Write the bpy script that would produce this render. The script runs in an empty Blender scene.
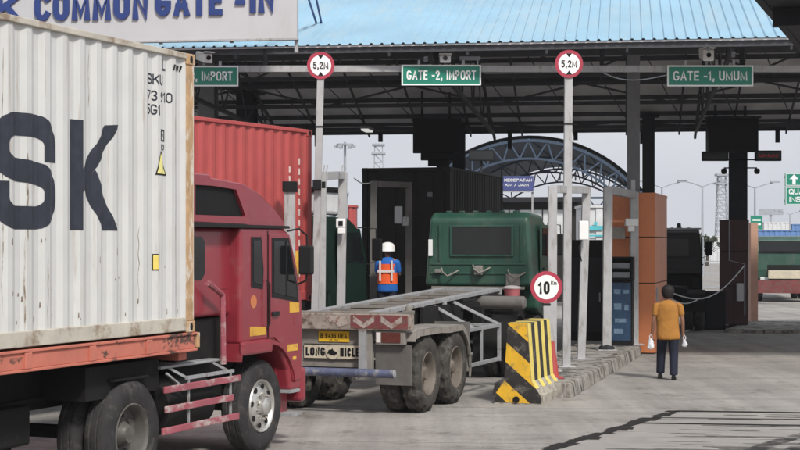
import bpy, bmesh, math, random
from mathutils import Vector, Matrix
random.seed(7)
R = math.radians
scn = bpy.context.scene
col = scn.collection

# ------------------------------------------------------------------ camera
F, CX, HY, EYE = 1600.0, 400.0, 243.0, 2.43      # photograph calibration (800 px wide)
cam_d = bpy.data.cameras.new('camera'); cam = bpy.data.objects.new('camera', cam_d); col.objects.link(cam)
cam.location = (0, 0, EYE); cam.rotation_euler = (R(90), 0, 0)
cam_d.sensor_fit = 'HORIZONTAL'; cam_d.sensor_width = 36; cam_d.lens = 36*F/800
cam_d.shift_y = (HY-225)/800
cam_d.clip_start = .1; cam_d.clip_end = 3000
scn.camera = cam

# ------------------------------------------------------------------ sky, sun, exposure
SUN_ELEV, SUN_AZ = 43.0, 156.0        # azimuth measured from +Y (away from the camera) towards +X
w = bpy.data.worlds.new('World'); scn.world = w; w.use_nodes = True
nt = w.node_tree; nt.nodes.clear()
out = nt.nodes.new('ShaderNodeOutputWorld'); bg = nt.nodes.new('ShaderNodeBackground'); bg.inputs['Strength'].default_value = .122
sky = nt.nodes.new('ShaderNodeTexSky'); sky.sky_type = 'NISHITA'; sky.sun_disc = False
sky.sun_elevation = R(SUN_ELEV); sky.sun_rotation = R(SUN_AZ); sky.dust_density = 4; sky.air_density = 1.4
hs = nt.nodes.new('ShaderNodeHueSaturation'); hs.inputs['Saturation'].default_value = .35
tc = nt.nodes.new('ShaderNodeTexCoord'); mp = nt.nodes.new('ShaderNodeMapping'); mp.inputs['Scale'].default_value = (1, 1, 3)
ns = nt.nodes.new('ShaderNodeTexNoise'); ns.inputs['Scale'].default_value = 3; ns.inputs['Detail'].default_value = 5
rp = nt.nodes.new('ShaderNodeValToRGB')
rp.color_ramp.elements[0].position = .3; rp.color_ramp.elements[0].color = (5.5, 5.75, 6.35, 1)
rp.color_ramp.elements[1].position = .75; rp.color_ramp.elements[1].color = (6.9, 7.1, 7.6, 1)
mx = nt.nodes.new('ShaderNodeMixRGB'); mx.inputs[0].default_value = .8
L = nt.links.new
L(tc.outputs['Generated'], mp.inputs['Vector']); L(mp.outputs[0], ns.inputs['Vector']); L(ns.outputs['Fac'], rp.inputs[0])
L(sky.outputs[0], hs.inputs['Color']); L(hs.outputs[0], mx.inputs[1]); L(rp.outputs[0], mx.inputs[2])
L(mx.outputs[0], bg.inputs['Color']); L(bg.outputs[0], out.inputs[0])
sd = bpy.data.lights.new('sun', 'SUN'); sd.energy = 3.4; sd.angle = R(8); sd.color = (1, .955, .89)
sun = bpy.data.objects.new('sun', sd); col.objects.link(sun)
sv = Vector((math.sin(R(SUN_AZ))*math.cos(R(SUN_ELEV)), math.cos(R(SUN_AZ))*math.cos(R(SUN_ELEV)), math.sin(R(SUN_ELEV))))
sun.rotation_euler = sv.to_track_quat('Z', 'Y').to_euler(); sun.location = (0, -10, 60)
scn.view_settings.view_transform = 'Standard'; scn.view_settings.look = 'None'
scn.view_settings.exposure = .10; scn.view_settings.gamma = 1; scn.view_settings.use_curve_mapping = False
scn.cycles.max_bounces = 6

# ------------------------------------------------------------------ helpers
def at(px, py, Y): return Vector(((px-CX)/F*Y, Y, EYE+(HY-py)/F*Y))       # a pixel at a known distance
def ground(px, py, z=0):
    Y = F*(EYE-z)/(py-HY); return Vector(((px-CX)/F*Y, Y, z))
def tag(o, label=None, cat=None, group=None, kind=None):
    if label: o['label'] = label
    if cat: o['category'] = cat
    if group: o['group'] = group
    if kind: o['kind'] = kind
    return o
def thing(name, label, cat, loc=(0, 0, 0), yaw=0, group=None):
    o = bpy.data.objects.new(name, None); col.objects.link(o); o.empty_display_size = .3
    o.location = loc; o.rotation_euler = (0, 0, -R(yaw)); return tag(o, label, cat, group)
def kids(o): return [c for c in bpy.data.objects if c.parent == o]
def copy_tree(o, parent=None):
    c = o.copy(); col.objects.link(c); c.parent = parent
    for ch in kids(o): copy_tree(ch, c)
    return c

class MB:
    def __init__(s): s.bm = bmesh.new(); s.mi = 0
    def _f(s, vs):
        try:
            f = s.bm.faces.new(vs); f.material_index = s.mi; return f
        except ValueError: return None
    def poly(s, pts): return s._f([s.bm.verts.new(p) for p in pts])
    def hexa(s, p):       # 8 corners: bottom ring 0-3, top ring 4-7
        v = [s.bm.verts.new(q) for q in p]
        for f in ((3, 2, 1, 0), (4, 5, 6, 7), (0, 1, 5, 4), (1, 2, 6, 5), (2, 3, 7, 6), (3, 0, 4, 7)): s._f([v[i] for i in f])
        return s
    def bx(s, x0, x1, y0, y1, z0, z1):
        return s.hexa([(x0, y0, z0), (x1, y0, z0), (x1, y1, z0), (x0, y1, z0), (x0, y0, z1), (x1, y0, z1), (x1, y1, z1), (x0, y1, z1)])
    def bar(s, a, b, w, h, up=(0, 0, 1)):     # rectangular bar from a to b
        a = Vector(a); b = Vector(b); d = (b-a).normalized(); u = Vector(up)
        if abs(d.dot(u)) > .99: u = Vector((0, 1, 0))
        r = d.cross(u).normalized(); u = r.cross(d).normalized(); r = r*w/2; u = u*h/2
        return s.hexa([a-r-u, a+r-u, b+r-u, b-r-u, a-r+u, a+r+u, b+r+u, b-r+u])
    def ring(s, pts): return [s.bm.verts.new(p) for p in pts]
    def skin(s, rings, cap=True, closed=True):
        for a, b in zip(rings, rings[1:]):
            n = len(a)
            for i in range(n if closed else n-1): s._f([a[i], a[(i+1) % n], b[(i+1) % n], b[i]])
        if cap and closed: s._f(rings[0][::-1]); s._f(rings[-1])
        return s
    def tube(s, pts, r, n=8):
        pts = [Vector(p) for p in pts]; rings = []
        for i, p in enumerate(pts):
            d = (pts[min(i+1, len(pts)-1)]-pts[max(i-1, 0)]).normalized()
            u = Vector((0, 0, 1)) if abs(d.z) < .95 else Vector((0, 1, 0))
            x = d.cross(u).normalized(); y = x.cross(d)
            q = r[i] if isinstance(r, (list, tuple)) else r
            rings.append(s.ring([p+x*math.cos(t)*q+y*math.sin(t)*q for t in [2*math.pi*k/n for k in range(n)]]))
        return s.skin(rings)
    def lathe(s, prof, o, axis='z', n=24, sg=1, mod=None, cap=True):   # prof: (a, r) along axis
        rings = []
        for j, (a, r) in enumerate(prof):
            pts = []
            for k in range(n):
                t = 2*math.pi*k/n; q = r+(mod(j, k) if mod else 0); c, d = math.cos(t)*q, math.sin(t)*q
                p = {'x': (a*sg, c, d), 'y': (c, a*sg, d), 'z': (c, d, a*sg)}[axis]
                pts.append((o[0]+p[0], o[1]+p[1], o[2]+p[2]))
            rings.append(s.ring(pts))
        return s.skin(rings, cap=cap)
    def prism(s, poly, a, b, axis='x'):     # poly: 2D outline in the other two axes
        f = {'x': lambda p, t: (t, p[0], p[1]), 'y': lambda p, t: (p[0], t, p[1]), 'z': lambda p, t: (p[0], p[1], t)}[axis]
        return s.skin([s.ring([f(p, a) for p in poly]), s.ring([f(p, b) for p in poly])])
    def build(s, name, mats, parent=None, smooth=False, bevel=0, seg=2):
        bmesh.ops.recalc_face_normals(s.bm, faces=s.bm.faces)
        me = bpy.data.meshes.new(name); s.bm.to_mesh(me); s.bm.free()
        for m in (mats if isinstance(mats, (list, tuple)) else [mats]): me.materials.append(m)
        o = bpy.data.objects.new(name, me); col.objects.link(o); o.parent = parent
        if smooth:
            for p in me.polygons: p.use_smooth = True
            try: me.set_sharp_from_angle(angle=R(40))
            except Exception: pass
        if bevel:
            m = o.modifiers.new('Bevel', 'BEVEL'); m.width = bevel; m.segments = seg; m.limit_method = 'ANGLE'; m.angle_limit = R(35)
        return o
def BX(name, m, parent, *b, bevel=0):
    q = MB(); q.bx(*b); return q.build(name, m, parent, bevel=bevel)

def _arc(cx, cy, rx, ry, a0, a1, n=5): return [(cx+rx*math.cos(R(a0+(a1-a0)*k/n)), cy+ry*math.sin(R(a0+(a1-a0)*k/n))) for k in range(n+1)]
_O = _arc(.5, .72, .5, .28, 0, 180, 10)+_arc(.5, .28, .5, .28, 180, 360, 10)+[(1, .72)]
_S = [(1, .74), (1, .80)]+_arc(.7, .8, .3, .2, 0, 90)+_arc(.3, .8, .3, .2, 90, 180)+_arc(.3, .7, .3, .185, 180, 262, 4)+_arc(.7, .3, .3, .185, 82, 0, 4)+_arc(.7, .2, .3, .2, 0, -90)+_arc(.3, .2, .3, .2, 270, 180)+[(0, .26)]
_P = [(0, 0), (0, 1), (.62, 1)]+_arc(.62, .74, .38, .26, 90, -90, 6)[1:]+[(0, .48)]
GLYPH = {'A': (.80, [[(0, 0), (.5, 1), (1, 0)], [(.19, .30), (.81, .30)]]), 'B': (.66, [[(0, 0), (0, 1), (.6, 1)]+_arc(.6, .77, .34, .23, 90, -90)[1:]+[(0, .54)], [(.6, .54)]+_arc(.62, .27, .38, .27, 90, -90)+[(0, 0)]]),
 'C': (.74, [_arc(.5, .70, .5, .30, 28, 180, 8)+_arc(.5, .30, .5, .30, 180, 332, 8)]), 'D': (.70, [[(0, 0), (0, 1), (.5, 1)]+_arc(.5, .66, .5, .34, 90, 0)+_arc(.5, .34, .5, .34, 0, -90)+[(0, 0)]]),
 'E': (.60, [[(1, 1), (0, 1), (0, 0), (1, 0)], [(0, .52), (.88, .52)]]), 'F': (.58, [[(1, 1), (0, 1), (0, 0)], [(0, .5), (.85, .5)]]), 'G': (.78, [_arc(.5, .70, .5, .30, 32, 180, 8)+_arc(.5, .30, .5, .30, 180, 345, 8)+[(1, .42), (.60, .42)]]),
 'H': (.70, [[(0, 0), (0, 1)], [(1, 0), (1, 1)], [(0, .5), (1, .5)]]), 'I': (.0, [[(.5, 0), (.5, 1)]]), 'J': (.52, [[(1, 1), (1, .3)]+_arc(.5, .28, .5, .28, 0, -180, 6)]), 'K': (.70, [[(0, 0), (0, 1)], [(1, 1), (.08, .42)], [(.34, .60), (1, 0)]]),
 'L': (.56, [[(0, 1), (0, 0), (1, 0)]]), 'M': (.90, [[(0, 0), (0, 1), (.5, .12), (1, 1), (1, 0)]]), 'N': (.72, [[(0, 0), (0, 1), (1, 0), (1, 1)]]), 'O': (.76, [_O]), 'P': (.66, [_P]), 'Q': (.76, [_O, [(.6, .25), (1.05, -.06)]]), 'R': (.68, [_P, [(.52, .48), (1, 0)]]),
 'S': (.66, [_S]), 'T': (.64, [[(0, 1), (1, 1)], [(.5, 1), (.5, 0)]]), 'U': (.70, [[(0, 1), (0, .3)]+_arc(.5, .3, .5, .3, 180, 360, 8)+[(1, 1)]]), 'V': (.72, [[(0, 1), (.5, 0), (1, 1)]]),
 '0': (.60, [_O]), '1': (.30, [[(0, .78), (.75, 1), (.75, 0)]]), '2': (.60, [[(0, .74)]+_arc(.5, .73, .5, .27, 170, -20, 8)+[(0, 0), (1, 0)]]), '3': (.60, [[(0, .84)]+_arc(.5, .76, .46, .24, 150, -85, 7), [(.54, .52)]+_arc(.5, .26, .5, .26, 85, -150, 7)]),
 '4': (.66, [[(.72, 0), (.72, 1), (0, .28), (1, .28)]]), '5': (.60, [[(.95, 1), (.12, 1), (.05, .56)]+_arc(.5, .32, .5, .32, 125, -150, 9)]), '6': (.60, [[(.9, 1), (.3, .68)]+_arc(.5, .3, .5, .3, 160, -200, 12)]), '7': (.60, [[(0, 1), (1, 1), (.35, 0)]]), '9': (.60, [[(.1, 0), (.7, .32)]+_arc(.5, .7, .5, .3, -20, 340, 12)]),
 ',': (.06, [[(.9, .08), (.1, -.16)]]), '.': (.0, [[(.5, 0), (.5, .02)]]), '-': (.34, [[(0, .42), (1, .42)]]), '/': (.4, [[(0, 0), (1, 1)]]), 'm': (.8, [[(0, 0), (0, .7)], [(0, .55), (.25, .68), (.5, .5), (.5, 0)], [(.5, .5), (.75, .68), (1, .5), (1, 0)]]), ' ': (.22, [])}
def strokes(s, W, H, th, gap=.16):
    """ribbons (left points, right points) of a line of text W wide, H tall, centred on the origin; th = stroke in H"""
    t = th*H; n = len(s); adv = [GLYPH[c][0] for c in s]; k = (W-n*t-(n-1)*gap*H*.6)/max(1e-6, sum(adv)); x = -W/2; out_ = []
    for c, a in zip(s, adv):
        w_ = a*k
        for pl in GLYPH[c][1]:
            P_ = [Vector((x+t/2+p[0]*w_, -H/2+t/2+p[1]*(H-t))) for p in pl]; P_ = [p for i, p in enumerate(P_) if i == 0 or (p-P_[i-1]).length > 1e-6]
            d = [(b_-a_).normalized() for a_, b_ in zip(P_, P_[1:])]; cl = (P_[0]-P_[-1]).length < 1e-6; Lp, Rp = [], []
            for i, p in enumerate(P_):
                d0 = d[i-1] if i else (d[-1] if cl else d[0]); d1 = d[i] if i < len(d) else (d[0] if cl else d[-1]); m_ = d0+d1
                m_ = m_.normalized() if m_.length > .15 else d0; nn = Vector((-m_.y, m_.x)); q_ = min(1.35, 1/max(.35, abs(nn.dot(Vector((-d0.y, d0.x)))))); e = Vector((0, 0))
                if not cl and i == 0: e = -d0*t*.5*(1 if len(pl) > 1 else 0)
                if not cl and i == len(P_)-1: e = d1*t*.5
                Lp.append(p+nn*t/2*q_+e); Rp.append(p-nn*t/2*q_+e)
            out_.append((Lp, Rp))
        x += w_+t+gap*H*.6
    return out_
def letters(mb, s, o, right, up, W, H, bold=.17, depth=0):
    """text s centred at o, raised by depth"""
    o = Vector(o); right = Vector(right).normalized(); up = Vector(up).normalized(); nrm = right.cross(up)
    for j, (Lp, Rp) in enumerate(strokes(s, W, H, bold)):
        dz = depth+.0006*(j % 3); f = lambda p, h: o+right*p.x+up*p.y+nrm*h
        a = [mb.bm.verts.new(f(p, dz)) for p in Lp]; b_ = [mb.bm.verts.new(f(p, dz)) for p in Rp]
        for i in range(len(a)-1): mb._f([a[i], b_[i], b_[i+1], a[i+1]])
        if depth:
            a0 = [mb.bm.verts.new(f(p, 0)) for p in Lp]; b0 = [mb.bm.verts.new(f(p, 0)) for p in Rp]
            for i in range(len(a)-1): mb._f([a[i], a[i+1], a0[i+1], a0[i]]); mb._f([b_[i+1], b_[i], b0[i], b0[i+1]])
            mb._f([a[0], a0[0], b0[0], b_[0]]); mb._f([a[-1], b_[-1], b0[-1], a0[-1]])
    return mb

# ------------------------------------------------------------------ materials
def mat(name, c, rough=.6, metal=0, var=.12, vs=2.5, dirt=None, dlo=.55, dhi=.7, ds=3, st=(1, 1, 1), dst=(1, 1, 1), bump=0, bs=30, coat=0, detail=6):
    m = bpy.data.materials.new(name); m.use_nodes = True; t = m.node_tree; N = t.nodes.new; b = t.nodes['Principled BSDF']; K = t.links.new
    b.inputs['Roughness'].default_value = rough; b.inputs['Metallic'].default_value = metal
    if rough >= .55: b.inputs['Specular IOR Level'].default_value = .25
    if coat: b.inputs['Coat Weight'].default_value = coat; b.inputs['Coat Roughness'].default_value = .12
    tc = N('ShaderNodeTexCoord'); mp = N('ShaderNodeMapping'); mp.inputs['Scale'].default_value = st; K(tc.outputs['Object'], mp.inputs['Vector'])
    n = N('ShaderNodeTexNoise'); n.inputs['Scale'].default_value = vs; n.inputs['Detail'].default_value = detail; n.inputs['Roughness'].default_value = .65; K(mp.outputs[0], n.inputs['Vector'])
    r = N('ShaderNodeValToRGB'); e = r.color_ramp.elements
    e[0].position = .3; e[0].color = (*[max(0, v*(1-var)) for v in c], 1); e[1].position = .7; e[1].color = (*[v*(1+var) for v in c], 1)
    K(n.outputs['Fac'], r.inputs[0]); colr = r.outputs[0]
    if dirt:
        mp2 = N('ShaderNodeMapping'); mp2.inputs['Scale'].default_value = dst; mp2.inputs['Location'].default_value = (3.1, 1.7, .4); K(tc.outputs['Object'], mp2.inputs['Vector'])
        n2 = N('ShaderNodeTexNoise'); n2.inputs['Scale'].default_value = ds; n2.inputs['Detail'].default_value = 9; n2.inputs['Roughness'].default_value = .7; K(mp2.outputs[0], n2.inputs['Vector'])
        q = N('ShaderNodeMapRange'); q.inputs['From Min'].default_value = dlo; q.inputs['From Max'].default_value = dhi; K(n2.outputs['Fac'], q.inputs['Value'])
        x = N('ShaderNodeMixRGB'); x.inputs[2].default_value = (*dirt, 1); K(q.outputs[0], x.inputs[0]); K(colr, x.inputs[1]); colr = x.outputs[0]
    K(colr, b.inputs['Base Color'])
    rr = N('ShaderNodeMapRange'); rr.inputs['To Min'].default_value = max(0, rough-.1); rr.inputs['To Max'].default_value = min(1, rough+.12); K(n.outputs['Fac'], rr.inputs['Value']); K(rr.outputs[0], b.inputs['Roughness'])
    if bump:
        n3 = N('ShaderNodeTexNoise'); n3.inputs['Scale'].default_value = bs; n3.inputs['Detail'].default_value = 6; K(tc.outputs['Object'], n3.inputs['Vector'])
        bp = N('ShaderNodeBump'); bp.inputs['Strength'].default_value = bump; bp.inputs['Distance'].default_value = .02; K(n3.outputs['Fac'], bp.inputs['Height']); K(bp.outputs[0], b.inputs['Normal'])
    return m
def flat(name, c, rough=.6, metal=0): return mat(name, c, rough, metal, var=.07, vs=6)
M = {}
M['white_cont'] = mat('pale grey container paint', (.525, .527, .515), .5, var=.06, vs=1.5, dirt=(.27, .19, .12), dlo=.58, dhi=.80, ds=2.6, dst=(4, 4, .22), bump=.25, bs=2.2)
M['rail_dirty'] = mat('grimy container rail', (.45, .42, .36), .6, var=.15, dirt=(.18, .11, .06), dlo=.5, dhi=.7, ds=4)
M['rust_post'] = mat('rusty corner post', (.42, .27, .15), .75, var=.25, vs=5, dirt=(.55, .50, .43), dlo=.52, dhi=.6, ds=7, dst=(2, 2, .7))
M['mark_dark'] = mat('dark slate lettering', (.028, .032, .045), .55, var=.25, vs=8, dirt=(.25, .25, .25), dlo=.66, dhi=.8, ds=12, dst=(1, 1, .3))
M['red_cont'] = mat('red container paint', (.38, .064, .062), .5, var=.12, vs=1.2, dirt=(.28, .06, .05), dlo=.5, dhi=.8, ds=2, dst=(2, 2, .4))
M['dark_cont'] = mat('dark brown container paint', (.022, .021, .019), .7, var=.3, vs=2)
M['pale_cont'] = mat('pale blue grey container', (.5, .56, .62), .6)
M['cab_red'] = mat('crimson cab paint', (.225, .024, .036), .30, var=.10, vs=1.4, dirt=(.26, .10, .095), dlo=.56, dhi=.85, ds=2.6, coat=.25)
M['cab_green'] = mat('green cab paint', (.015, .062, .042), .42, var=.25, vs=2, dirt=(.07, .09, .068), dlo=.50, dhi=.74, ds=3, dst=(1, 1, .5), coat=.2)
M['cab_dgreen'] = mat('shade-darkened green cab paint', (.004, .016, .011), .55, var=.2)  # dark green taken darker still for the shade on this cab
M['cab_black'] = mat('black cab paint', (.007, .007, .008), .5, var=.2)
M['glass'] = mat('dark cab glass', (.007, .008, .009), .05, var=.1); M['glass'].node_tree.nodes['Principled BSDF'].inputs['Specular IOR Level'].default_value = .35
M['glass_in'] = mat('sooty glass', (.016, .018, .018), .35, var=.2)
M['rubber'] = mat('tyre rubber', (.030, .029, .030), .8, var=.3, vs=5, dirt=(.11, .10, .09), dlo=.5, dhi=.78, ds=5, bump=.2, bs=60)
M['rubber_dusty'] = mat('dusty tyre rubber', (.045, .042, .038), .88, var=.3, vs=5, dirt=(.15, .135, .12), dlo=.50, dhi=.72, ds=5, bump=.2, bs=60)
M['rubber_trim'] = flat('black rubber trim', (.015, .015, .016), .7)
M['rim_grey'] = mat('worn steel rim', (.30, .29, .27), .5, .4, var=.2, dirt=(.12, .08, .05), dlo=.55, dhi=.7, ds=9)
M['rim_dusty'] = mat('dusty steel rim', (.15, .13, .11), .75, .1, var=.25, dirt=(.10, .07, .05), dlo=.52, dhi=.7, ds=9)
M['rim_chrome'] = mat('worn bright wheel rim', (.55, .54, .51), .34, .75, var=.2, dirt=(.16, .12, .09), dlo=.55, dhi=.68, ds=8)
M['rim_deep'] = mat('dark wheel dish', (.10, .095, .088), .6, .2, var=.25, dirt=(.22, .2, .17), dlo=.58, dhi=.7, ds=9)  # darker rim colour for the deep rear dishes
M['rim_dark'] = mat('dark wheel rim', (.05, .05, .05), .6, .3, var=.3)
M['orange_ch'] = mat('salmon red chassis paint', (.47, .155, .112), .6, var=.16, vs=2, dirt=(.09, .055, .045), dlo=.565, dhi=.61, ds=3.4, dst=(1, .6, 1))
M['ch_dark'] = mat('black grimy chassis steel', (.009, .0085, .0085), .8, var=.4, vs=4, dirt=(.05, .044, .038), dlo=.60, dhi=.75, ds=5)
M['ch_grey'] = mat('worn grey trailer steel', (.29, .295, .305), .6, .1, var=.15, vs=4, dirt=(.16, .12, .09), dlo=.56, dhi=.66, ds=7)
M['ch_dust'] = mat('dusty trailer steel', (.215, .20, .18), .8, 0, var=.2, vs=3, dirt=(.12, .10, .08), dlo=.55, dhi=.7, ds=5)
M['flap'] = mat('grey mud flap', (.12, .112, .105), .8, var=.25)
M['beam_flaky'] = mat('flaking beam paint', (.27, .23, .20), .75, var=.25, vs=6, dirt=(.11, .07, .05), dlo=.50, dhi=.60, ds=6)
M['beam_red'] = mat('faded red beam paint', (.17, .045, .048), .7, var=.25, dirt=(.13, .08, .065), dlo=.48, dhi=.60, ds=9)
M['beam_white'] = mat('chipped white paint', (.34, .29, .265), .7, var=.15, dirt=(.2, .12, .09), dlo=.50, dhi=.60, ds=12)
M['blue_pipe'] = mat('blue pipe paint', (.085, .10, .17), .5, .1, var=.3, vs=5, dirt=(.24, .235, .24), dlo=.52, dhi=.64, ds=6)
M['rack_red'] = mat('faded red guard rail', (.30, .075, .095), .5, var=.2, vs=3, dirt=(.42, .36, .34), dlo=.5, dhi=.62, ds=5, dst=(1, .6, 1))
M['plate_y'] = mat('yellow plate', (.72, .43, .02), .5, var=.1, dirt=(.3, .2, .05), dlo=.6, dhi=.75, ds=20)
M['sticker_y'] = mat('yellow sticker', (.58, .33, .04), .5, var=.15, dirt=(.35, .12, .06), dlo=.55, dhi=.7, ds=9)
M['cream'] = mat('cream board', (.50, .45, .35), .7, var=.15, dirt=(.2, .16, .1), dlo=.55, dhi=.75, ds=10)
M['black'] = flat('black paint', (.007, .007, .008), .7)
M['white'] = mat('white paint', (.75, .75, .74), .5, var=.05, dirt=(.5, .48, .44), dlo=.6, dhi=.8, ds=4)
M['galv'] = mat('galvanised post', (.40, .40, .405), .55, .25, var=.12, vs=4, dirt=(.20, .17, .14), dlo=.53, dhi=.74, ds=5, dst=(2, 2, .4))
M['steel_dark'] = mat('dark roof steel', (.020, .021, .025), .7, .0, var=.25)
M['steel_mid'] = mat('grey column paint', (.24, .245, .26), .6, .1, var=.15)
M['roof_blue'] = mat('light blue roof sheet', (.25, .42, .54), .5, var=.09, vs=.6, dirt=(.33, .44, .50), dlo=.48, dhi=.75, ds=1.1, dst=(1.6, .22, 1))
M['roof_under'] = mat('grey roof underside', (.80, .79, .80), .8, var=.2, vs=.8)
M['sign_green'] = mat('green sign sheet', (.003, .19, .125), .4, var=.06)
M['sign_white'] = flat('white sign sheet', (.78, .79, .78), .5)
M['sign_red'] = mat('dark red sign border', (.36, .03, .06), .5, var=.12)
M['sign_blue'] = mat('navy sign sheet', (.06, .075, .22), .5)
M['board_grey'] = mat('pale grey fascia board', (.47, .475, .49), .6, var=.05, vs=.7, dirt=(.40, .395, .40), dlo=.55, dhi=.8, ds=1.2, dst=(1.5, 1, .4))
M['letter_blue'] = mat('blue channel letter', (.016, .038, .17), .4, var=.1)
M['orange_booth'] = mat('orange cladding', (.60, .20, .080), .5, var=.07, vs=1.5, dirt=(.33, .11, .05), dlo=.55, dhi=.8, ds=2.5)
M['brown_booth'] = mat('dark maroon cladding', (.06, .017, .018), .5, var=.15)
M['kerb'] = mat('dirty concrete kerb', (.27, .25, .225), .9, var=.3, vs=4, dirt=(.045, .04, .036), dlo=.46, dhi=.62, ds=4.5, dst=(1, 1, .35), bump=.3, bs=25)
M['island'] = mat('island paving', (.30, .285, .265), .9, var=.25, vs=2, dirt=(.10, .09, .08), dlo=.50, dhi=.6, ds=2.5, bump=.4)
M['conc_barrier'] = mat('dirty bare concrete', (.36, .33, .28), .85, var=.2, vs=5, dirt=(.13, .11, .09), dlo=.5, dhi=.68, ds=6, bump=.3)
M['bar_yellow'] = mat('yellow barrier paint', (.66, .38, .030), .6, var=.14, vs=4, dirt=(.20, .15, .08), dlo=.52, dhi=.66, ds=7)
M['bar_pale'] = mat('barrier yellow lightened for sun', (.70, .56, .14), .6, var=.12, vs=4, dirt=(.35, .28, .14), dlo=.57, dhi=.7, ds=9)  # yellow made paler for sun on the barrier side; data plate shares it
M['bar_black'] = mat('black barrier paint', (.028, .026, .025), .65, var=.3, vs=5, dirt=(.16, .14, .12), dlo=.53, dhi=.68, ds=7)
M['skin'] = mat('skin', (.22, .115, .075), .55, var=.06)
M['hair'] = mat('black hair', (.012, .010, .010), .6, var=.3, vs=30)
M['shirt'] = mat('mustard cotton', (.34, .155, .035), .9, var=.14, vs=7, bump=1, bs=7)
M['navy'] = mat('dark navy denim', (.016, .019, .034), .85, var=.25, vs=6, bump=.5, bs=10)
M['bag'] = mat('white plastic bag', (.62, .62, .65), .45, var=.12, bump=1, bs=18)
M['vest'] = mat('orange safety vest', (.75, .11, .03), .7, var=.08)
M['reflect'] = flat('reflective tape', (.68, .62, .60), .4)
M['blue_shirt'] = mat('royal blue shirt', (.02, .12, .42), .85, var=.1)
M['helmet'] = flat('white helmet shell', (.75, .75, .73), .35)
M['pink'] = mat('faded red plastic', (.50, .14, .15), .5)
M['cone'] = mat('faded red cone plastic', (.36, .05, .045), .5)
M['poster'] = mat('dark blue poster', (.022, .05, .10), .4, var=.4, vs=5)
M['far_grey'] = mat('far grey steel', (.30, .32, .35), .7)
M['far_white'] = mat('far pale wall', (.55, .56, .57), .8)
M['far_blue'] = mat('far blue roof', (.10, .20, .42), .6)
M['arch_blue'] = mat('slate blue arched roof', (.05, .075, .115), .6, var=.2)
M['win_pale'] = mat('pale office window', (.58, .60, .60), .2, var=.2)
M['leaf'] = mat('dull leaves', (.05, .065, .04), .8, var=.4, vs=3)
M['bark'] = mat('bark', (.06, .05, .04), .9)
M['led_red'] = bpy.data.materials.new('red led text'); M['led_red'].use_nodes = True
_b = M['led_red'].node_tree.nodes['Principled BSDF']; _b.inputs['Base Color'].default_value = (.2, .01, .02, 1); _b.inputs['Emission Color'].default_value = (1, .05, .1, 1); _b.inputs['Emission Strength'].default_value = .12
def lamp_mat(n, c, s):
    m = bpy.data.materials.new(n); m.use_nodes = True; b = m.node_tree.nodes['Principled BSDF']
    b.inputs['Emission Color'].default_value = (*c, 1); b.inputs['Emission Strength'].default_value = s; return m
M['tube'] = lamp_mat('lit tube', (1, 1, .95), .5)

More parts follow.
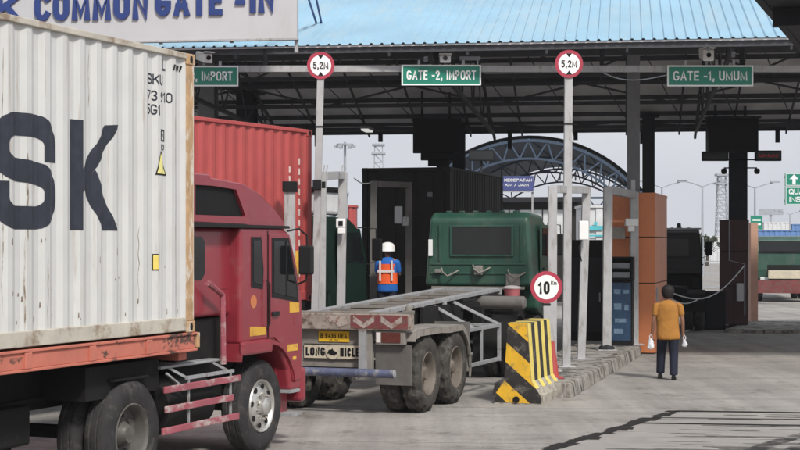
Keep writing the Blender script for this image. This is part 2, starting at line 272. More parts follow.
def ground_mat():
    m = bpy.data.materials.new('worn concrete pavement'); m.use_nodes = True; t = m.node_tree; N = t.nodes.new; K = t.links.new; b = t.nodes['Principled BSDF']
    tc = N('ShaderNodeTexCoord')
    def nz(scale, st, rot=0, det=8, ro=.65):
        mp = N('ShaderNodeMapping'); mp.inputs['Scale'].default_value = st; mp.inputs['Rotation'].default_value = (0, 0, R(rot)); K(tc.outputs['Object'], mp.inputs['Vector'])
        n = N('ShaderNodeTexNoise'); n.inputs['Scale'].default_value = scale; n.inputs['Detail'].default_value = det; n.inputs['Roughness'].default_value = ro; K(mp.outputs[0], n.inputs['Vector']); return n.outputs['Fac']
    def ramp(v, a, b_, ca, cb):
        r = N('ShaderNodeValToRGB'); e = r.color_ramp.elements; e[0].position = a; e[1].position = b_; e[0].color = (*ca, 1); e[1].color = (*cb, 1); K(v, r.inputs[0]); return r.outputs[0]
    def mix(a, b_, mode, f=1):
        x = N('ShaderNodeMixRGB'); x.blend_type = mode; x.inputs[0].default_value = f; K(a, x.inputs[1]); K(b_, x.inputs[2]); return x.outputs[0]
    base = ramp(nz(.35, (1, 1, 1)), .3, .7, (.262, .247, .230), (.365, .347, .325))
    streak = ramp(nz(.5, (3.2, .16, 1), 17), .33, .62, (.74, .73, .73), (1.06, 1.06, 1.05))
    spots = ramp(nz(1.3, (1, 1, 1), 0, 12, .8), .37, .47, (.50, .48, .47), (1, 1, 1))
    drips = ramp(nz(5.5, (1, 1, 1), 0, 3, .5), .25, .31, (.42, .40, .39), (1, 1, 1))
    cross = ramp(nz(.7, (.18, 2.2, 1), 3), .34, .5, (.84, .83, .83), (1.02, 1.02, 1.02))
    grain = ramp(nz(38, (1, 1, 1), 0, 10, .8), .3, .7, (.80, .80, .80), (1.18, 1.18, 1.18))
    c = mix(base, streak, 'MULTIPLY'); c = mix(c, spots, 'MULTIPLY', .85); c = mix(c, drips, 'MULTIPLY', .8); c = mix(c, cross, 'MULTIPLY'); c = mix(c, grain, 'MULTIPLY'); c = mix(c, ramp(nz(9, (1, 1, 1), 0, 10, .8), .32, .68, (.86, .855, .85), (1.1, 1.1, 1.1)), 'MULTIPLY')
    # slab joints
    mp = N('ShaderNodeMapping'); mp.inputs['Rotation'].default_value = (0, 0, R(5)); mp.inputs['Location'].default_value = (300, 1.55, 0); K(tc.outputs['Object'], mp.inputs['Vector'])
    br = N('ShaderNodeTexBrick'); br.offset = 0; br.inputs['Scale'].default_value = 1; br.inputs['Brick Width'].default_value = 900; br.inputs['Row Height'].default_value = 4.2; br.inputs['Mortar Size'].default_value = .014; br.inputs['Mortar Smooth'].default_value = .3
    br.inputs['Color1'].default_value = (1, 1, 1, 1); br.inputs['Color2'].default_value = (.93, .93, .93, 1); br.inputs['Mortar'].default_value = (.33, .31, .30, 1); K(mp.outputs[0], br.inputs['Vector'])
    c = mix(c, br.outputs['Color'], 'MULTIPLY')
    K(c, b.inputs['Base Color']); b.inputs['Roughness'].default_value = .85
    bp = N('ShaderNodeBump'); bp.inputs['Strength'].default_value = .35; bp.inputs['Distance'].default_value = .02; K(nz(25, (1, 1, 1)), bp.inputs['Height']); K(bp.outputs[0], b.inputs['Normal'])
    return m

# ------------------------------------------------------------------ setting: ground
g = MB(); g.poly([(-900, -60, 0), (900, -60, 0), (900, 1500, 0), (-900, 1500, 0)])
tag(g.build('ground', ground_mat()), kind='structure')

# weighbridge deck let into the lane
WO = Vector((3.99, 23.14, 0)); wu = Vector((.457, .889, 0)); wv = Vector((.97, -.13, 0)).normalized()
wb = thing('weighbridge_deck', 'flush concrete weighbridge deck with broken dark edge gap in the lane', 'weighbridge', WO)
M['deck'] = mat('weighbridge concrete', (.275, .259, .243), .85, var=.14, vs=1.2, dirt=(.09, .08, .075), dlo=.565, dhi=.64, ds=1.0, dst=(.45, 7, 1), bump=.3)
M['crack'] = mat('worn dark surface crack', (.135, .125, .117), .9, var=.45, vs=7)
M['gap'] = mat('black joint filler', (.018, .016, .015), .9, var=.5, vs=9)
q = MB(); q.poly([tuple(p+Vector((0, 0, .004))) for p in (Vector(), -wu*14, -wu*14+wv*4.4, wv*4.4)]); q.build('deck', M['deck'], wb)
q = MB(); rr = random.Random(3); t = 0
while t < 14:       # ragged, chipped gap along the left edge
    n = .12+rr.random()*.22; a, b_ = -wu*t, -wu*(t+n*.96); w0 = .05+rr.random()*.09; off = wv*(rr.random()-.5)*.07
    q.poly([tuple(v+Vector((0, 0, .008))) for v in (a+off-wv*w0, a+off+wv*w0, b_+off+wv*w0*(.5+rr.random()), b_+off-wv*w0*(.5+rr.random()))]); t += n
q.build('edge_gap', M['gap'], wb)
for s0, wd in ((0, .13), (1.0, .06), (1.75, .10)):
    q = MB(); q.poly([tuple(v+Vector((0, 0, .012))) for v in (-wu*s0, -wu*(s0+wd), -wu*(s0+wd)+wv*4.4, -wu*s0+wv*4.4)]); q.build('slab_joint', M['gap'], wb)

for k in range(46):
    s0 = .2+rr.random()**1.2*7; c0 = .15+rr.random()*3.3; ln = .35+rr.random()*.9; wd = .035+rr.random()*.075; a = -wu*s0+wv*c0; q = MB()
    P_ = [(ln*j/5, wd*(.25 if j in (0, 5) else .5+.7*rr.random())) for j in range(6)]
    T_ = [q.bm.verts.new(a+wv*x+wu*w_/2+Vector((0, 0, .008))) for x, w_ in P_]; B_ = [q.bm.verts.new(a+wv*x-wu*w_/2+Vector((0, 0, .008))) for x, w_ in P_]
    for j in range(5): q._f([T_[j], B_[j], B_[j+1], T_[j+1]])
    q.build('surface_crack', M['crack'], wb)
# black tyre marks curving over the deck
def worn(name, c, lo, hi, st):
    m = mat(name, c, .9, var=.3); t = m.node_tree; b = t.nodes['Principled BSDF']; tc = t.nodes.new('ShaderNodeTexCoord'); mp = t.nodes.new('ShaderNodeMapping'); mp.inputs['Scale'].default_value = st
    n = t.nodes.new('ShaderNodeTexNoise'); n.inputs['Scale'].default_value = 3; n.inputs['Detail'].default_value = 9; r = t.nodes.new('ShaderNodeMapRange'); r.inputs['From Min'].default_value = lo; r.inputs['From Max'].default_value = hi
    t.links.new(tc.outputs['Object'], mp.inputs['Vector']); t.links.new(mp.outputs[0], n.inputs['Vector']); t.links.new(n.outputs['Fac'], r.inputs['Value']); t.links.new(r.outputs[0], b.inputs['Alpha']); return m
M['skid'] = worn('rubber skid mark', (.045, .04, .04), .38, .62, (1, 1, 1))
for x0, wd in ((0, .26), (.42, .2), (.78, .24), (1.25, .3)):
    q = MB(); A_ = ground(735, 452); P_ = []
    for k in range(15):
        t_ = k/14; P_.append(Vector((A_.x-.3+x0+1.5*t_+1.6*t_*t_, A_.y-1.2+4.6*t_, .016)))
    a = [q.bm.verts.new(p-Vector((wd/2, 0, 0))) for p in P_]; b_ = [q.bm.verts.new(p+Vector((wd/2, 0, 0))) for p in P_]
    for k in range(14): q._f([a[k], b_[k], b_[k+1], a[k+1]])
    tag(q.build('tyre_mark', M['skid']), kind='structure')

M['truss'] = mat('grey roof truss paint', (.06, .062, .07), .65, var=.2)
# ------------------------------------------------------------------ gate canopy (blue ribbed roof on trusses)
GO = at(480, 45.3, 30.2); EAVE = GO.z; SL = .33; RV, LV = 7.6, 16.6      # ridge and rear eave distances
RIDGE = EAVE+SL*RV; REAR = RIDGE-SL*(LV-RV); U0, U1 = -22.0, 20.0
gate = thing('gate_canopy', 'big open gate shelter with light blue ribbed roof over dark trusses', 'gate shelter', (GO.x, GO.y, 0), 8)
def rz(v): return EAVE+SL*v if v < RV else RIDGE-SL*(v-RV)
prof = []; u = U0
while u < U1:
    prof += [(u, 0), (u+.022, .03), (u+.052, .03), (u+.074, 0)]; u += .205
def sheet(v0, v1, dz, profile, name, m):
    q = MB(); a = q.ring([(x, v0, rz(v0)+h+dz) for x, h in profile]); mid = [q.ring([(x, v, rz(v)+h+dz) for x, h in profile]) for v in (v1,)]
    q.skin([a]+mid, cap=False, closed=False); return q.build(name, m, gate)
sheet(0, RV, .05, prof, 'roof_sheet', M['roof_blue']); sheet(RV, LV, .05, prof, 'roof_sheet', M['roof_blue'])
q = MB(); q.hexa([(U0, .05, rz(.05)), (U1, .05, rz(.05)), (U1, RV-.02, RIDGE-.01), (U0, RV-.02, RIDGE-.01), (U0, .05, rz(.05)+.03), (U1, .05, rz(.05)+.03), (U1, RV-.02, RIDGE+.02), (U0, RV-.02, RIDGE+.02)])
q.build('roof_lining', M['roof_under'], gate)
q = MB(); q.hexa([(U0, RV+.02, RIDGE-.01), (U1, RV+.02, RIDGE-.01), (U1, LV-.05, REAR), (U0, LV-.05, REAR), (U0, RV+.02, RIDGE+.02), (U1, RV+.02, RIDGE+.02), (U1, LV-.05, REAR+.03), (U0, LV-.05, REAR+.03)])
q.build('roof_lining', M['roof_under'], gate)
q = MB(); q.bar((U0, RV, RIDGE+.09), (U1, RV, RIDGE+.09), .5, .06); q.build('ridge_cap', M['roof_blue'], gate)
for v in [.12, 1.4, 2.7, 4.0, 5.3, 6.6, 7.3, 8.2, 9.4, 10.6, 11.8, 13.0, 14.2, 15.3, 16.45]:
    q = MB(); q.bar((U0, v, rz(v)-.07), (U1, v, rz(v)-.07), .05, .12); q.build('purlin', M['truss'], gate)
# long lattice girders across the lanes
def girder(v, zt, zb, step):
    q = MB(); q.bar((U0, v, zt), (U1, v, zt), .08, .09); q.bar((U0, v, zb), (U1, v, zb), .09, .10)
    u = U0+.6; k = 0
    while u+step < U1:
        q.bar((u, v+.005, zb if k % 2 else zt), (u+step, v+.005, zt if k % 2 else zb), .04, .055); k += 1; u += step
    q.build('girder', M['truss'], gate)
girder(2.9, rz(2.9)-.32, EAVE+.16, 1.7); girder(4.6, rz(4.6)-.35, EAVE+.42, 1.9); girder(9.9, rz(9.9)-.35, EAVE+.45, 2.1)
girder(12.6, rz(12.6)-.35, EAVE-.02, 2.3); girder(15.6, rz(15.6)-.18, REAR+.02, 2.0)
u = U0+.75
while u < U1:      # light rafters under the purlins, with thin sag rods
    q = MB(); q.bar((u, .1, rz(.1)-.165), (u, RV, rz(RV)-.165), .045, .07); q.bar((u, RV, rz(RV)-.165), (u, LV-.1, rz(LV-.1)-.165), .045, .07); q.build('rafter', M['truss'], gate)
    q = MB(); q.tube([(u, 9.4, rz(9.4)-.2), (u+1.5, 15.3, rz(15.3)-.2)], .016, 5); q.build('sag_rod', M['truss'], gate); u += 1.5
girder(7.6, RIDGE-.4, RIDGE-1.5, 1.2)
COLS = [-19.6, -13.5, -7.4, -1.05, 4.7, 9.3, 15.4]
for u in COLS:         # rafter trusses front to back
    q = MB()
    for a, b_ in ((.1, RV), (RV, LV-.1)): q.bar((u, a, rz(a)-.28), (u, b_, rz(b_)-.28), .07, .09)
    q.bar((u, .6, EAVE-.12), (u, LV-.6, REAR-.10), .07, .10)
    n = 12
    for k in range(n):
        v0 = .7+k*(LV-1.4)/n; v1 = .7+(k+1)*(LV-1.4)/n
        zb = lambda v: EAVE-.12+(REAR+.02-EAVE)*(v-.6)/(LV-1.2); zt = lambda v: rz(v)-.28
        q.bar((u+.004, v0, zb(v0) if k % 2 else zt(v0)), (u+.004, v1, zt(v1) if k % 2 else zb(v1)), .035, .045)
    q.build('truss', M['truss'], gate)
for u in [U0+.5+1.9*k for k in range(22)]:
    q = MB(); q.bar((u, LV-.25, REAR-.05), (u, LV-.25, REAR-.30-.12*(int(u*7) % 3)), .12, .12); q.build('eave_bracket', M['steel_dark'], gate)
def to_gate(p):    # world point to canopy coordinates
    d = Vector((p[0]-GO.x, p[1]-GO.y)); c, s = math.cos(R(8)), math.sin(R(8)); return d.x*c-d.y*s, d.x*s+d.y*c
def column(px, Y, wd, m, ztop=None, group=None):
    X = (px-CX)/F*Y; u, v = to_gate((X, Y)); q = MB(); h = wd/2; top = (ztop if ztop else rz(v)-.2)
    q.bx(u-h, u+h, v-h, v-h+.025, 0, top); q.bx(u-h, u+h, v+h-.025, v+h, 0, top); q.bx(u-.02, u+.02, v-h+.025, v+h-.025, 0, top)
    q.bx(u-h*1.7, u+h*1.7, v-h*1.7, v+h*1.7, top, top+.06); q.build('column', m, gate)
column(633.5, 37.9, .30, M['steel_mid']); column(648.5, 44.8, .34, M['steel_dark'])  # paler grey on the front column stands for the light on it
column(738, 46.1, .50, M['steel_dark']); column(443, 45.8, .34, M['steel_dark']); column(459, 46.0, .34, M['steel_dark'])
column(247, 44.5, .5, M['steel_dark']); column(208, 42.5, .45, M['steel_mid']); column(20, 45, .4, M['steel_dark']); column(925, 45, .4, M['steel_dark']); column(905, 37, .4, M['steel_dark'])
q = MB(); c = at(367, 130.6, 41); u, v = to_gate(c); q.bx(u-.09, u+.09, v-.4, v+.4, c.z-.02, c.z+.02); q.build('strip_lamp', M['tube'], gate)
q = MB(); q.bx(u-.11, u+.11, v-.45, v+.45, c.z+.02, c.z+.08); q.build('lamp_housing', M['steel_mid'], gate)
# sign beam under the eave
BY = 30.9; BZ = at(0, 69, BY).z
beam = thing('sign_beam', 'long pale grey crossbeam carrying the green gate signs', 'beam', (2.6, BY, BZ))
q = MB(); q.bx(-6.1, 6.7, -.06, .06, -.06, .06); q.build('beam_bar', M['galv'], beam)
for x in (-5.2, -1.9, 1.3, 4.0, 6.2):
    q = MB(); q.bx(x-.04, x+.04, -.03, .03, .06, .42); q.build('hanger', M['steel_dark'], beam)

def green_sign(txt, x0, x1, y0, y1, Y, label, group, tw=.9):
    a, b_ = at(x0, y1, Y), at(x1, y0, Y); W, H = b_.x-a.x, b_.z-a.z
    t = thing('gate_sign', label, 'sign', ((a.x+b_.x)/2, Y, (a.z+b_.z)/2), 0, group)
    BX('sign_panel', M['sign_green'], t, -W/2, W/2, -.02, .02, -H/2, H/2)
    q = MB()
    e = .028
    for bb in ((-W/2, W/2, H/2-e, H/2), (-W/2, W/2, -H/2, -H/2+e), (-W/2, -W/2+e, -H/2+e, H/2-e), (W/2-e, W/2, -H/2+e, H/2-e)):
        q.bx(bb[0], bb[1], -.028, -.0205, bb[2], bb[3])
    q.build('border', M['sign_white'], t)
    q = MB(); letters(q, txt, (0, -.0225, 0), (1, 0, 0), (0, 0, 1), W*tw, H*.46, .155, .003); q.build('lettering', M['sign_white'], t)
    q = MB()
    for s in (-1, 1): q.bx(s*W*.28-.025, s*W*.28+.025, .021, .075, -H*.3, H*.75)
    q.build('bracket', M['galv'], t); return t
green_sign('GATE -1, UMUM', 667, 753, 65.5, 86.5, BY-.13, 'green GATE -1, UMUM sign above the right lane', 'gate signs', .86)
green_sign('GATE -2, IMPORT', 401.5, 481, 65, 85.5, BY-.13, 'green GATE -2, IMPORT sign above the middle lane', 'gate signs', .87)
green_sign('GATE -3, IMPORT', 154, 238.5, 66, 86.5, BY-.13, 'green IMPORT sign partly behind the grey container top', 'gate signs', .86)

def beam_camera(px, y0, y1, Y, wpx, label, tilt=12, yaw=0):
    s = Y/F; c = at(px, y1, Y); h = (y1-y0)*s; wd = wpx*s
    t = thing('security_camera', label, 'camera', c, yaw, 'security cameras on the sign beam')
    q = MB(); q.bx(-.02, .02, -.02, .02, 0, h*.35); q.build('mount', M['galv'], t)
    q = MB(); z0 = h*.3
    q.hexa([(-wd/2, -.22, z0-.05), (wd/2, -.22, z0-.05), (wd/2, .22, z0+.06), (-wd/2, .22, z0+.06), (-wd/2, -.22, h-.06), (wd/2, -.22, h-.06), (wd/2, .22, h+.04), (-wd/2, .22, h+.04)])
    q.build('housing', M['white'], t, bevel=.02)
    q = MB(); q.bx(-wd/2-.012, wd/2+.012, -.3, .2, h-.04, h-.02); q.build('sunshield', M['white'], t)
    q = MB(); q.lathe([(0, .045), (.02, .045)], (0, -.245, z0+h*.2), 'y', 12); q.build('lens', M['glass'], t)
beam_camera(706.5, 48, 65, BY, 11, 'white camera housing above the GATE -1 sign')
beam_camera(445, 54, 65, BY, 11, 'white camera housing above left part of GATE -2 sign')
beam_camera(204, 52, 66, BY, 9, 'white camera housing above the IMPORT sign by the container', yaw=-30)
t = thing('light_bar', 'low white twin light bar on the GATE -2 sign', 'light', at(470, 65, BY))
q = MB(); q.bx(-.2, .2, -.05, .05, .09, .16); q.build('lamp_bar', M['far_grey'], t)
q = MB(); q.bx(-.16, -.13, -.03, .03, 0, .09); q.bx(.13, .16, -.03, .03, 0, .09); q.build('bracket', M['galv'], t)
q = MB(); p0, p1 = at(598, 69, BY-.2), at(667, 75, BY-.2)
q.tube([p0.lerp(p1, k/10)+Vector((0, 0, -.16*math.sin(math.pi*(k/10)**.8))) for k in range(11)], .012, 6)
tag(q.build('sagging_cable', M['far_grey']), 'thin pale cable sagging from the right 5,2M sign to GATE -1 sign', 'cable')

# fascia board with blue letters
FB0 = at(297, 40, 29.3); FY = 8
fb = thing('fascia_board', 'pale grey name board with blue COMMON GATE - IN letters on the roof edge', 'name board', (FB0.x, FB0.y, 0), FY)
zb = FB0.z; FW = 9.0; FH = 1.55
BX('panel', M['board_grey'], fb, -FW, 0, -.02, .06, zb, zb+FH)
q = MB()
for x in (-.03, -1.25, -2.6, -3.9): q.bx(x-.03, x+.03, .062, .13, zb-.22 if x > -.1 else zb-.02, zb+FH)
for z in (zb+.02, zb+FH): q.bx(-FW, .02, -.03, .07, z-.02, z+.015)
q.build('frame', M['galv'], fb)
s = 29.6/F
for txt, x0, x1, yb in (('K', -13, 12, 18), ('COMMON', 27, 146, 17.6), ('GATE', 153, 222, 15.2), ('-', 235, 245, 5.5), ('IN', 250, 275, 13.6)):
    xc = (x0+x1)/2; hh = .10 if txt == '-' else .54
    q = MB(); X = (xc-297)*s; letters(q, txt, (X, -.025, zb+(41.0-yb)*s+hh/2), (1, 0, 0), (0, 0, 1), (x1-x0)*s, hh, .205 if txt != '-' else .9, .04); q.build('letters', M['letter_blue'], fb)
q = MB()      # braces back to a foot plate on the roof
foot = at(322, 25.5, 33.0); c8, s8 = math.cos(R(8)), math.sin(R(8))
def to_fb(p): d = Vector((p.x-FB0.x, p.y-FB0.y)); return Vector((d.x*c8-d.y*s8, d.x*s8+d.y*c8, p.z))
pf = to_fb(foot)
q.bar((-.03, .1, zb+FH-.1), pf+Vector((-.1, 0, 0)), .035, .035); q.bar((.03, .3, zb+FH+.5), pf+Vector((0, 0, 0)), .035, .035); q.bar((-.03, .1, zb+FH-.02), (.03, .3, zb+FH+.5), .035, .035)
q.bar(pf+Vector((-.25, 0, -.02)), pf+Vector((.25, 0, -.02)), .12, .07); q.build('brace', M['letter_blue'], fb)

# second shelter overhead on the right (dark underside)
HS_Z = 3.65
hs_t = thing('side_canopy', 'dark edge of a nearer awning roof in the top right corner', 'awning', (1.80, 8.0, 0), 19.5)
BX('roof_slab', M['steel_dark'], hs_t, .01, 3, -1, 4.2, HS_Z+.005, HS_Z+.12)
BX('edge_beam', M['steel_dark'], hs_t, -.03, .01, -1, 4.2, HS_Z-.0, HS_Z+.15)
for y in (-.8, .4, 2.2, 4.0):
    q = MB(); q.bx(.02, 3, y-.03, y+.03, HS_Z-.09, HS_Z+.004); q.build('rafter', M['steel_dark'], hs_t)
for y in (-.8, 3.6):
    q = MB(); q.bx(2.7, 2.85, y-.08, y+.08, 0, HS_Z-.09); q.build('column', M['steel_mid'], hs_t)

# ------------------------------------------------------------------ islands with kerbs
def island(name, label, pts, h, stripe=None):
    t = thing(name, label, 'kerbed island', (pts[0][0], pts[0][1], 0)); o = Vector((pts[0][0], pts[0][1])); P2 = [(Vector(p)-o) for p in pts]
    q = MB(); q.prism([tuple(p) for p in P2], .0, h-.012, 'z'); q.build('paving', M['island'], t)
    rk = random.Random(5); n = len(P2)
    for i in range(n):
        a, b_ = P2[i], P2[(i+1) % n]; d = (b_-a); Ln = d.length; d = d/Ln; nn = Vector((d.y, -d.x)); k = max(1, round(Ln/.52)); q = MB()
        for j in range(k):
            s0, s1 = Ln*j/k+.02, Ln*(j+1)/k-.02; dz = (rk.random()-.5)*.02; dx = (rk.random()-.5)*.018
            A = a+d*s0; B = a+d*s1; o0 = nn*(.10+dx); o1 = nn*(.055+dx*.5+rk.random()*.008); inn = -nn*.16
            q.hexa([(*(A+inn), -.02), (*(A+o0), -.02), (*(B+o0), -.02), (*(B+inn), -.02), (*(A+inn), h+dz), (*(A+o1), h+dz-.01), (*(B+o1), h+dz-.01), (*(B+inn), h+dz)])
        kb = q.build('kerb', M['kerb'], t, bevel=.03, seg=2)
    return t
A = Vector((2.60, 25.1)); B = Vector((5.16, 34.71)); dk = (B-A).normalized(); nk = Vector((dk.y, -dk.x))
island('traffic_island', 'narrow island with chipped block kerb beside the walking man', [tuple(A), tuple(A+dk*9.9), tuple(A+dk*9.9-nk*1.35), tuple(A-nk*1.1+dk*.1)], .23)
C0 = Vector((-1.5, 25.4)); dl = Vector((.20, .98)).normalized(); nl = Vector((dl.y, -dl.x))
island('traffic_island', 'island between the red truck lane and the empty trailer lane', [tuple(C0), tuple(C0+dl*14), tuple(C0+dl*14-nl*.75), tuple(C0-nl*.75)], .2)
D0 = Vector((8.75, 43.4)); island('traffic_island', 'far island under the dark maroon booth', [tuple(D0+Vector((2.0, -.5))), tuple(D0+Vector((3.2, 4.0))), tuple(D0+Vector((1.6, 4.4))), tuple(D0+Vector((.1, -.1)))], .10)

# ------------------------------------------------------------------ booths
def booth(name, label, corner, yaw, wd, ln, z0, z1, m, seams, cat='booth'):
    """corner = near right ground corner"""
    t = thing(name, label, cat, (corner[0], corner[1], 0), yaw)
    zs = [z0]+[v for v in seams]+[z1]
    q = MB(); q.bx(-wd+.02, -.02, .02, ln-.02, z0, z1-.02); q.build('core', M['black'], t)
    for a, b_ in zip(zs, zs[1:]):
        q = MB(); q.bx(-wd, -wd*.5-.008, 0, .02, a+.01, b_-.01); q.bx(-wd*.5+.008, 0, 0, .02, a+.01, b_-.01)
        q.bx(-wd, 0, ln-.02, ln, a+.01, b_-.01)
        for k in range(2): q.bx(-.02, 0, .021+k*(ln-.04)/2, .019+(k+1)*(ln-.04)/2-.012, a+.01, b_-.01); q.bx(-wd, -wd+.02, .021+k*(ln-.04)/2, .019+(k+1)*(ln-.04)/2-.012, a+.01, b_-.01)
        q.build('cladding', m, t)
    BX('roof_plate', m, t, -wd-.01, .01, -.01, ln+.01, z1-.01, z1+.05); return t
ob = booth('gate_booth', 'tall orange clad booth behind the blue kiosk', (5.58, 35.0), 15, 1.04, 2.65, .02, 3.48, M['orange_booth'], [1.55, 2.56])
mb = booth('gate_booth', 'dark maroon booth under the twin monitors at right', (at(748, 300, 45.6).x, 45.6), 13, .80, 1.9, .1, 3.05, M['brown_booth'], [1.2, 2.2])
p = at(754, 300, 49.0)
q = MB(); q.bx(p.x-.12, p.x+.10, 48.9, 49.2, .0, 3.05); tag(q.build('pillar', mat('pale salmon pillar', (.50, .30, .22), .7)), 'pale salmon pillar on right side of the maroon booth', 'pillar')
t = thing('junction_box', 'small grey junction box with conduit low on the orange booth side', 'box', (5.60, 35.35, 1.15), 15)
BX('body', M['ch_grey'], t, .0, .09, -.1, .12, 0, .3, bevel=.01); q = MB(); q.tube([(.04, .01, 0), (.04, .01, -1.1)], .018, 6); q.build('conduit', M['steel_mid'], t); q = MB(); q.tube([(.04, .01, .3), (.04, .01, 2.3)], .014, 6); q.build('conduit', M['steel_mid'], t)
t = thing('dark_cabinet', 'low black equipment cabinet at left foot of the maroon booth', 'cabinet', at(714, 321, 45.0))
BX('body', M['black'], t, -.28, .28, -.25, .3, -.25, .8, bevel=.02); BX('lid', M['steel_dark'], t, -.3, .3, -.27, .32, .801, .84)
t = thing('ticket_box', 'small pale box with conduit on the maroon booth front', 'box', at(740, 301, 45.3))
BX('body', M['far_white'], t, -.09, .09, -.06, .06, 0, .5, bevel=.01)
q = MB(); q.tube([(.13, 0, -.4), (.13, 0, 1.05), (-.3, 0, 1.15), (-.3, 0, 2.3)], .02, 6); q.build('conduit', M['far_grey'], t)
t = thing('kiosk', 'blue poster kiosk with black louvred top in front of the orange booth', 'kiosk', (at(621.5, 300, 34.4).x, 34.4, .215), 15)
BX('body', M['black'], t, -.23, .23, 0, .28, 0, 1.42); BX('poster', M['poster'], t, -.20, .20, -.012, -.002, .12, 1.36)
q = MB(); q.bx(-.25, -.21, -.06, .28, 1.42, 1.92); q.bx(.21, .25, -.06, .28, 1.42, 1.92); q.bx(-.21, .21, .24, .28, 1.42, 1.92)
for z in (1.43, 1.63, 1.88): q.bx(-.21, .21, -.06, .24, z, z+.035)
q.build('shelf_frame', M['black'], t)
q = MB()
for z in (1.47, 1.67): q.bx(-.19, .19, .0, .2, z, z+.12)
q.build('panel', M['steel_mid'], t)
M['notice'] = mat('pale blue notice', (.13, .20, .28), .6, var=.4, vs=30)
for i, (x, z, a, b_) in enumerate(((-.09, 1.17, .14, .1), (.10, 1.17, .12, .08), (-.08, .85, .16, .14), (.11, .83, .09, .12), (-.02, .55, .24, .08), (-.06, .32, .2, .1))): q = MB(); q.bx(x-a/2, x+a/2, -.016, -.0125, z-b_/2, z+b_/2); q.build('notice', M['notice'], t)
t = thing('siren_box', 'white stepped siren box on a grey pole at the orange booth', 'siren', at(630.5, 226, 34.6))
BX('body', M['white'], t, -.12, .16, -.1, .1, 0, .16, bevel=.015); BX('foot', M['white'], t, -.06, .08, -.08, .08, -.12, 0, bevel=.01); BX('arm', M['orange_booth'], t, -.46, -.12, -.02, .02, .08, .13)
q = MB(); q.bx(.03, .12, .10, .18, -2.3, 1.0); q.build('pole', M['galv'], t); BX('panel', M['ch_dust'], t, -.42, -.1, .11, .14, -.28, -.03)
t = thing('dark_mass_block', 'tall black block filling the dark mass between the island posts', 'cabinet', (at(589, 300, 36.5).x, 36.5, .2), 15)  # black block built to fill the dark mass between the posts
BX('body', M['black'], t, -.55, .48, 0, 1.6, 0, 2.3, bevel=.03); BX('door', M['steel_dark'], t, -.46, .36, -.03, -.002, .2, 1.9, bevel=.01); BX('handle', M['galv'], t, .24, .27, -.07, -.031, .9, 1.1)
# ------------------------------------------------------------------ black monitors, led boards
def monitor(px0, px1, y0, y1, Y, label, low=None):
    a, b_ = at(px0, y1, Y), at(px1, y0, Y); W, H = b_.x-a.x, b_.z-a.z
    t = thing('message_board', label, 'display', ((a.x+b_.x)/2, Y, a.z), 0, 'black displays under the gate roof')
    BX('casing', M['black'], t, -W/2, W/2, -.2, .2, 0, H, bevel=.02)
    q = MB(); q.bx(-W/2-.04, W/2+.04, -.36, .2, H+.001, H+.05); q.build('hood', M['steel_dark'], t)
    q = MB()
    for k in range(-1, 2, 2): q.bx(k*W*.3-.03, k*W*.3+.03, .201, .26, H*.1, H+.9)
    q.build('hanger', M['steel_dark'], t)
    return t
t = monitor(413, 459, 121, 153, 44.0, 'black display hung above the dark container, left of the pair')
BX('lower_casing', M['black'], t, -.42, .50, -.16, .16, -.2, -.002, bevel=.02); BX('control_box', M['black'], t, -.22, .36, -.12, .12, -.36, -.202)
t = monitor(707, 757, 119, 152, 44.0, 'black display hung above the maroon booth, right of the pair')
def led_board(px0, px1, y0, y1, Y, label, txt=None):
    a, b_ = at(px0, y1, Y), at(px1, y0, Y); W, H = b_.x-a.x, b_.z-a.z
    t = thing('led_board', label, 'led board', ((a.x+b_.x)/2, Y, a.z), 0, 'small led boards')
    BX('casing', M['black'], t, -W/2, W/2, -.08, .08, 0, H, bevel=.01); BX('screen', M['glass_in'], t, -W/2+.03, W/2-.03, -.092, -.081, .04, H-.04)
    if txt: q = MB(); letters(q, txt, (0, -.096, H/2), (1, 0, 0), (0, 0, 1), W*.72, H*.30, .17); q.build('led_text', M['led_red'], t)
    return t
t = led_board(702, 728, 151.5, 161, 45.2, 'unlit black led board left of the maroon booth column'); BX('arm', M['steel_dark'], t, .36, .9, -.03, .03, .02, .06)
t = led_board(755, 781, 150.5, 161, 45.2, 'black led board with red text right of the dark column', 'GATE CLOSED' if False else 'UMUM'); BX('arm', M['steel_dark'], t, -.9, -.36, -.03, .03, .02, .06)
t = led_board(469, 494, 150, 161, 52.0, 'black led board in front of the arched roof', None); BX('pole', M['steel_dark'], t, -.04, .04, .081, .15, -4.9, .3)
for sgn, px in ((-1, 724), (1, 757)):
    t = thing('dome_camera', 'small black camera on the %s bracket of the dark column' % ('left' if sgn < 0 else 'right'), 'camera', at(px, 171, 45.6))
    q = MB(); q.lathe([(-.09, .02), (-.08, .06), (-.02, .085), (.05, .08), (.07, .05)], (0, 0, 0), 'z', 12); q.build('dome', M['black'], t, smooth=True)
    BX('arm', M['black'], t, min(0, -sgn*.42), max(0, -sgn*.42), -.02, .02, .07, .105)

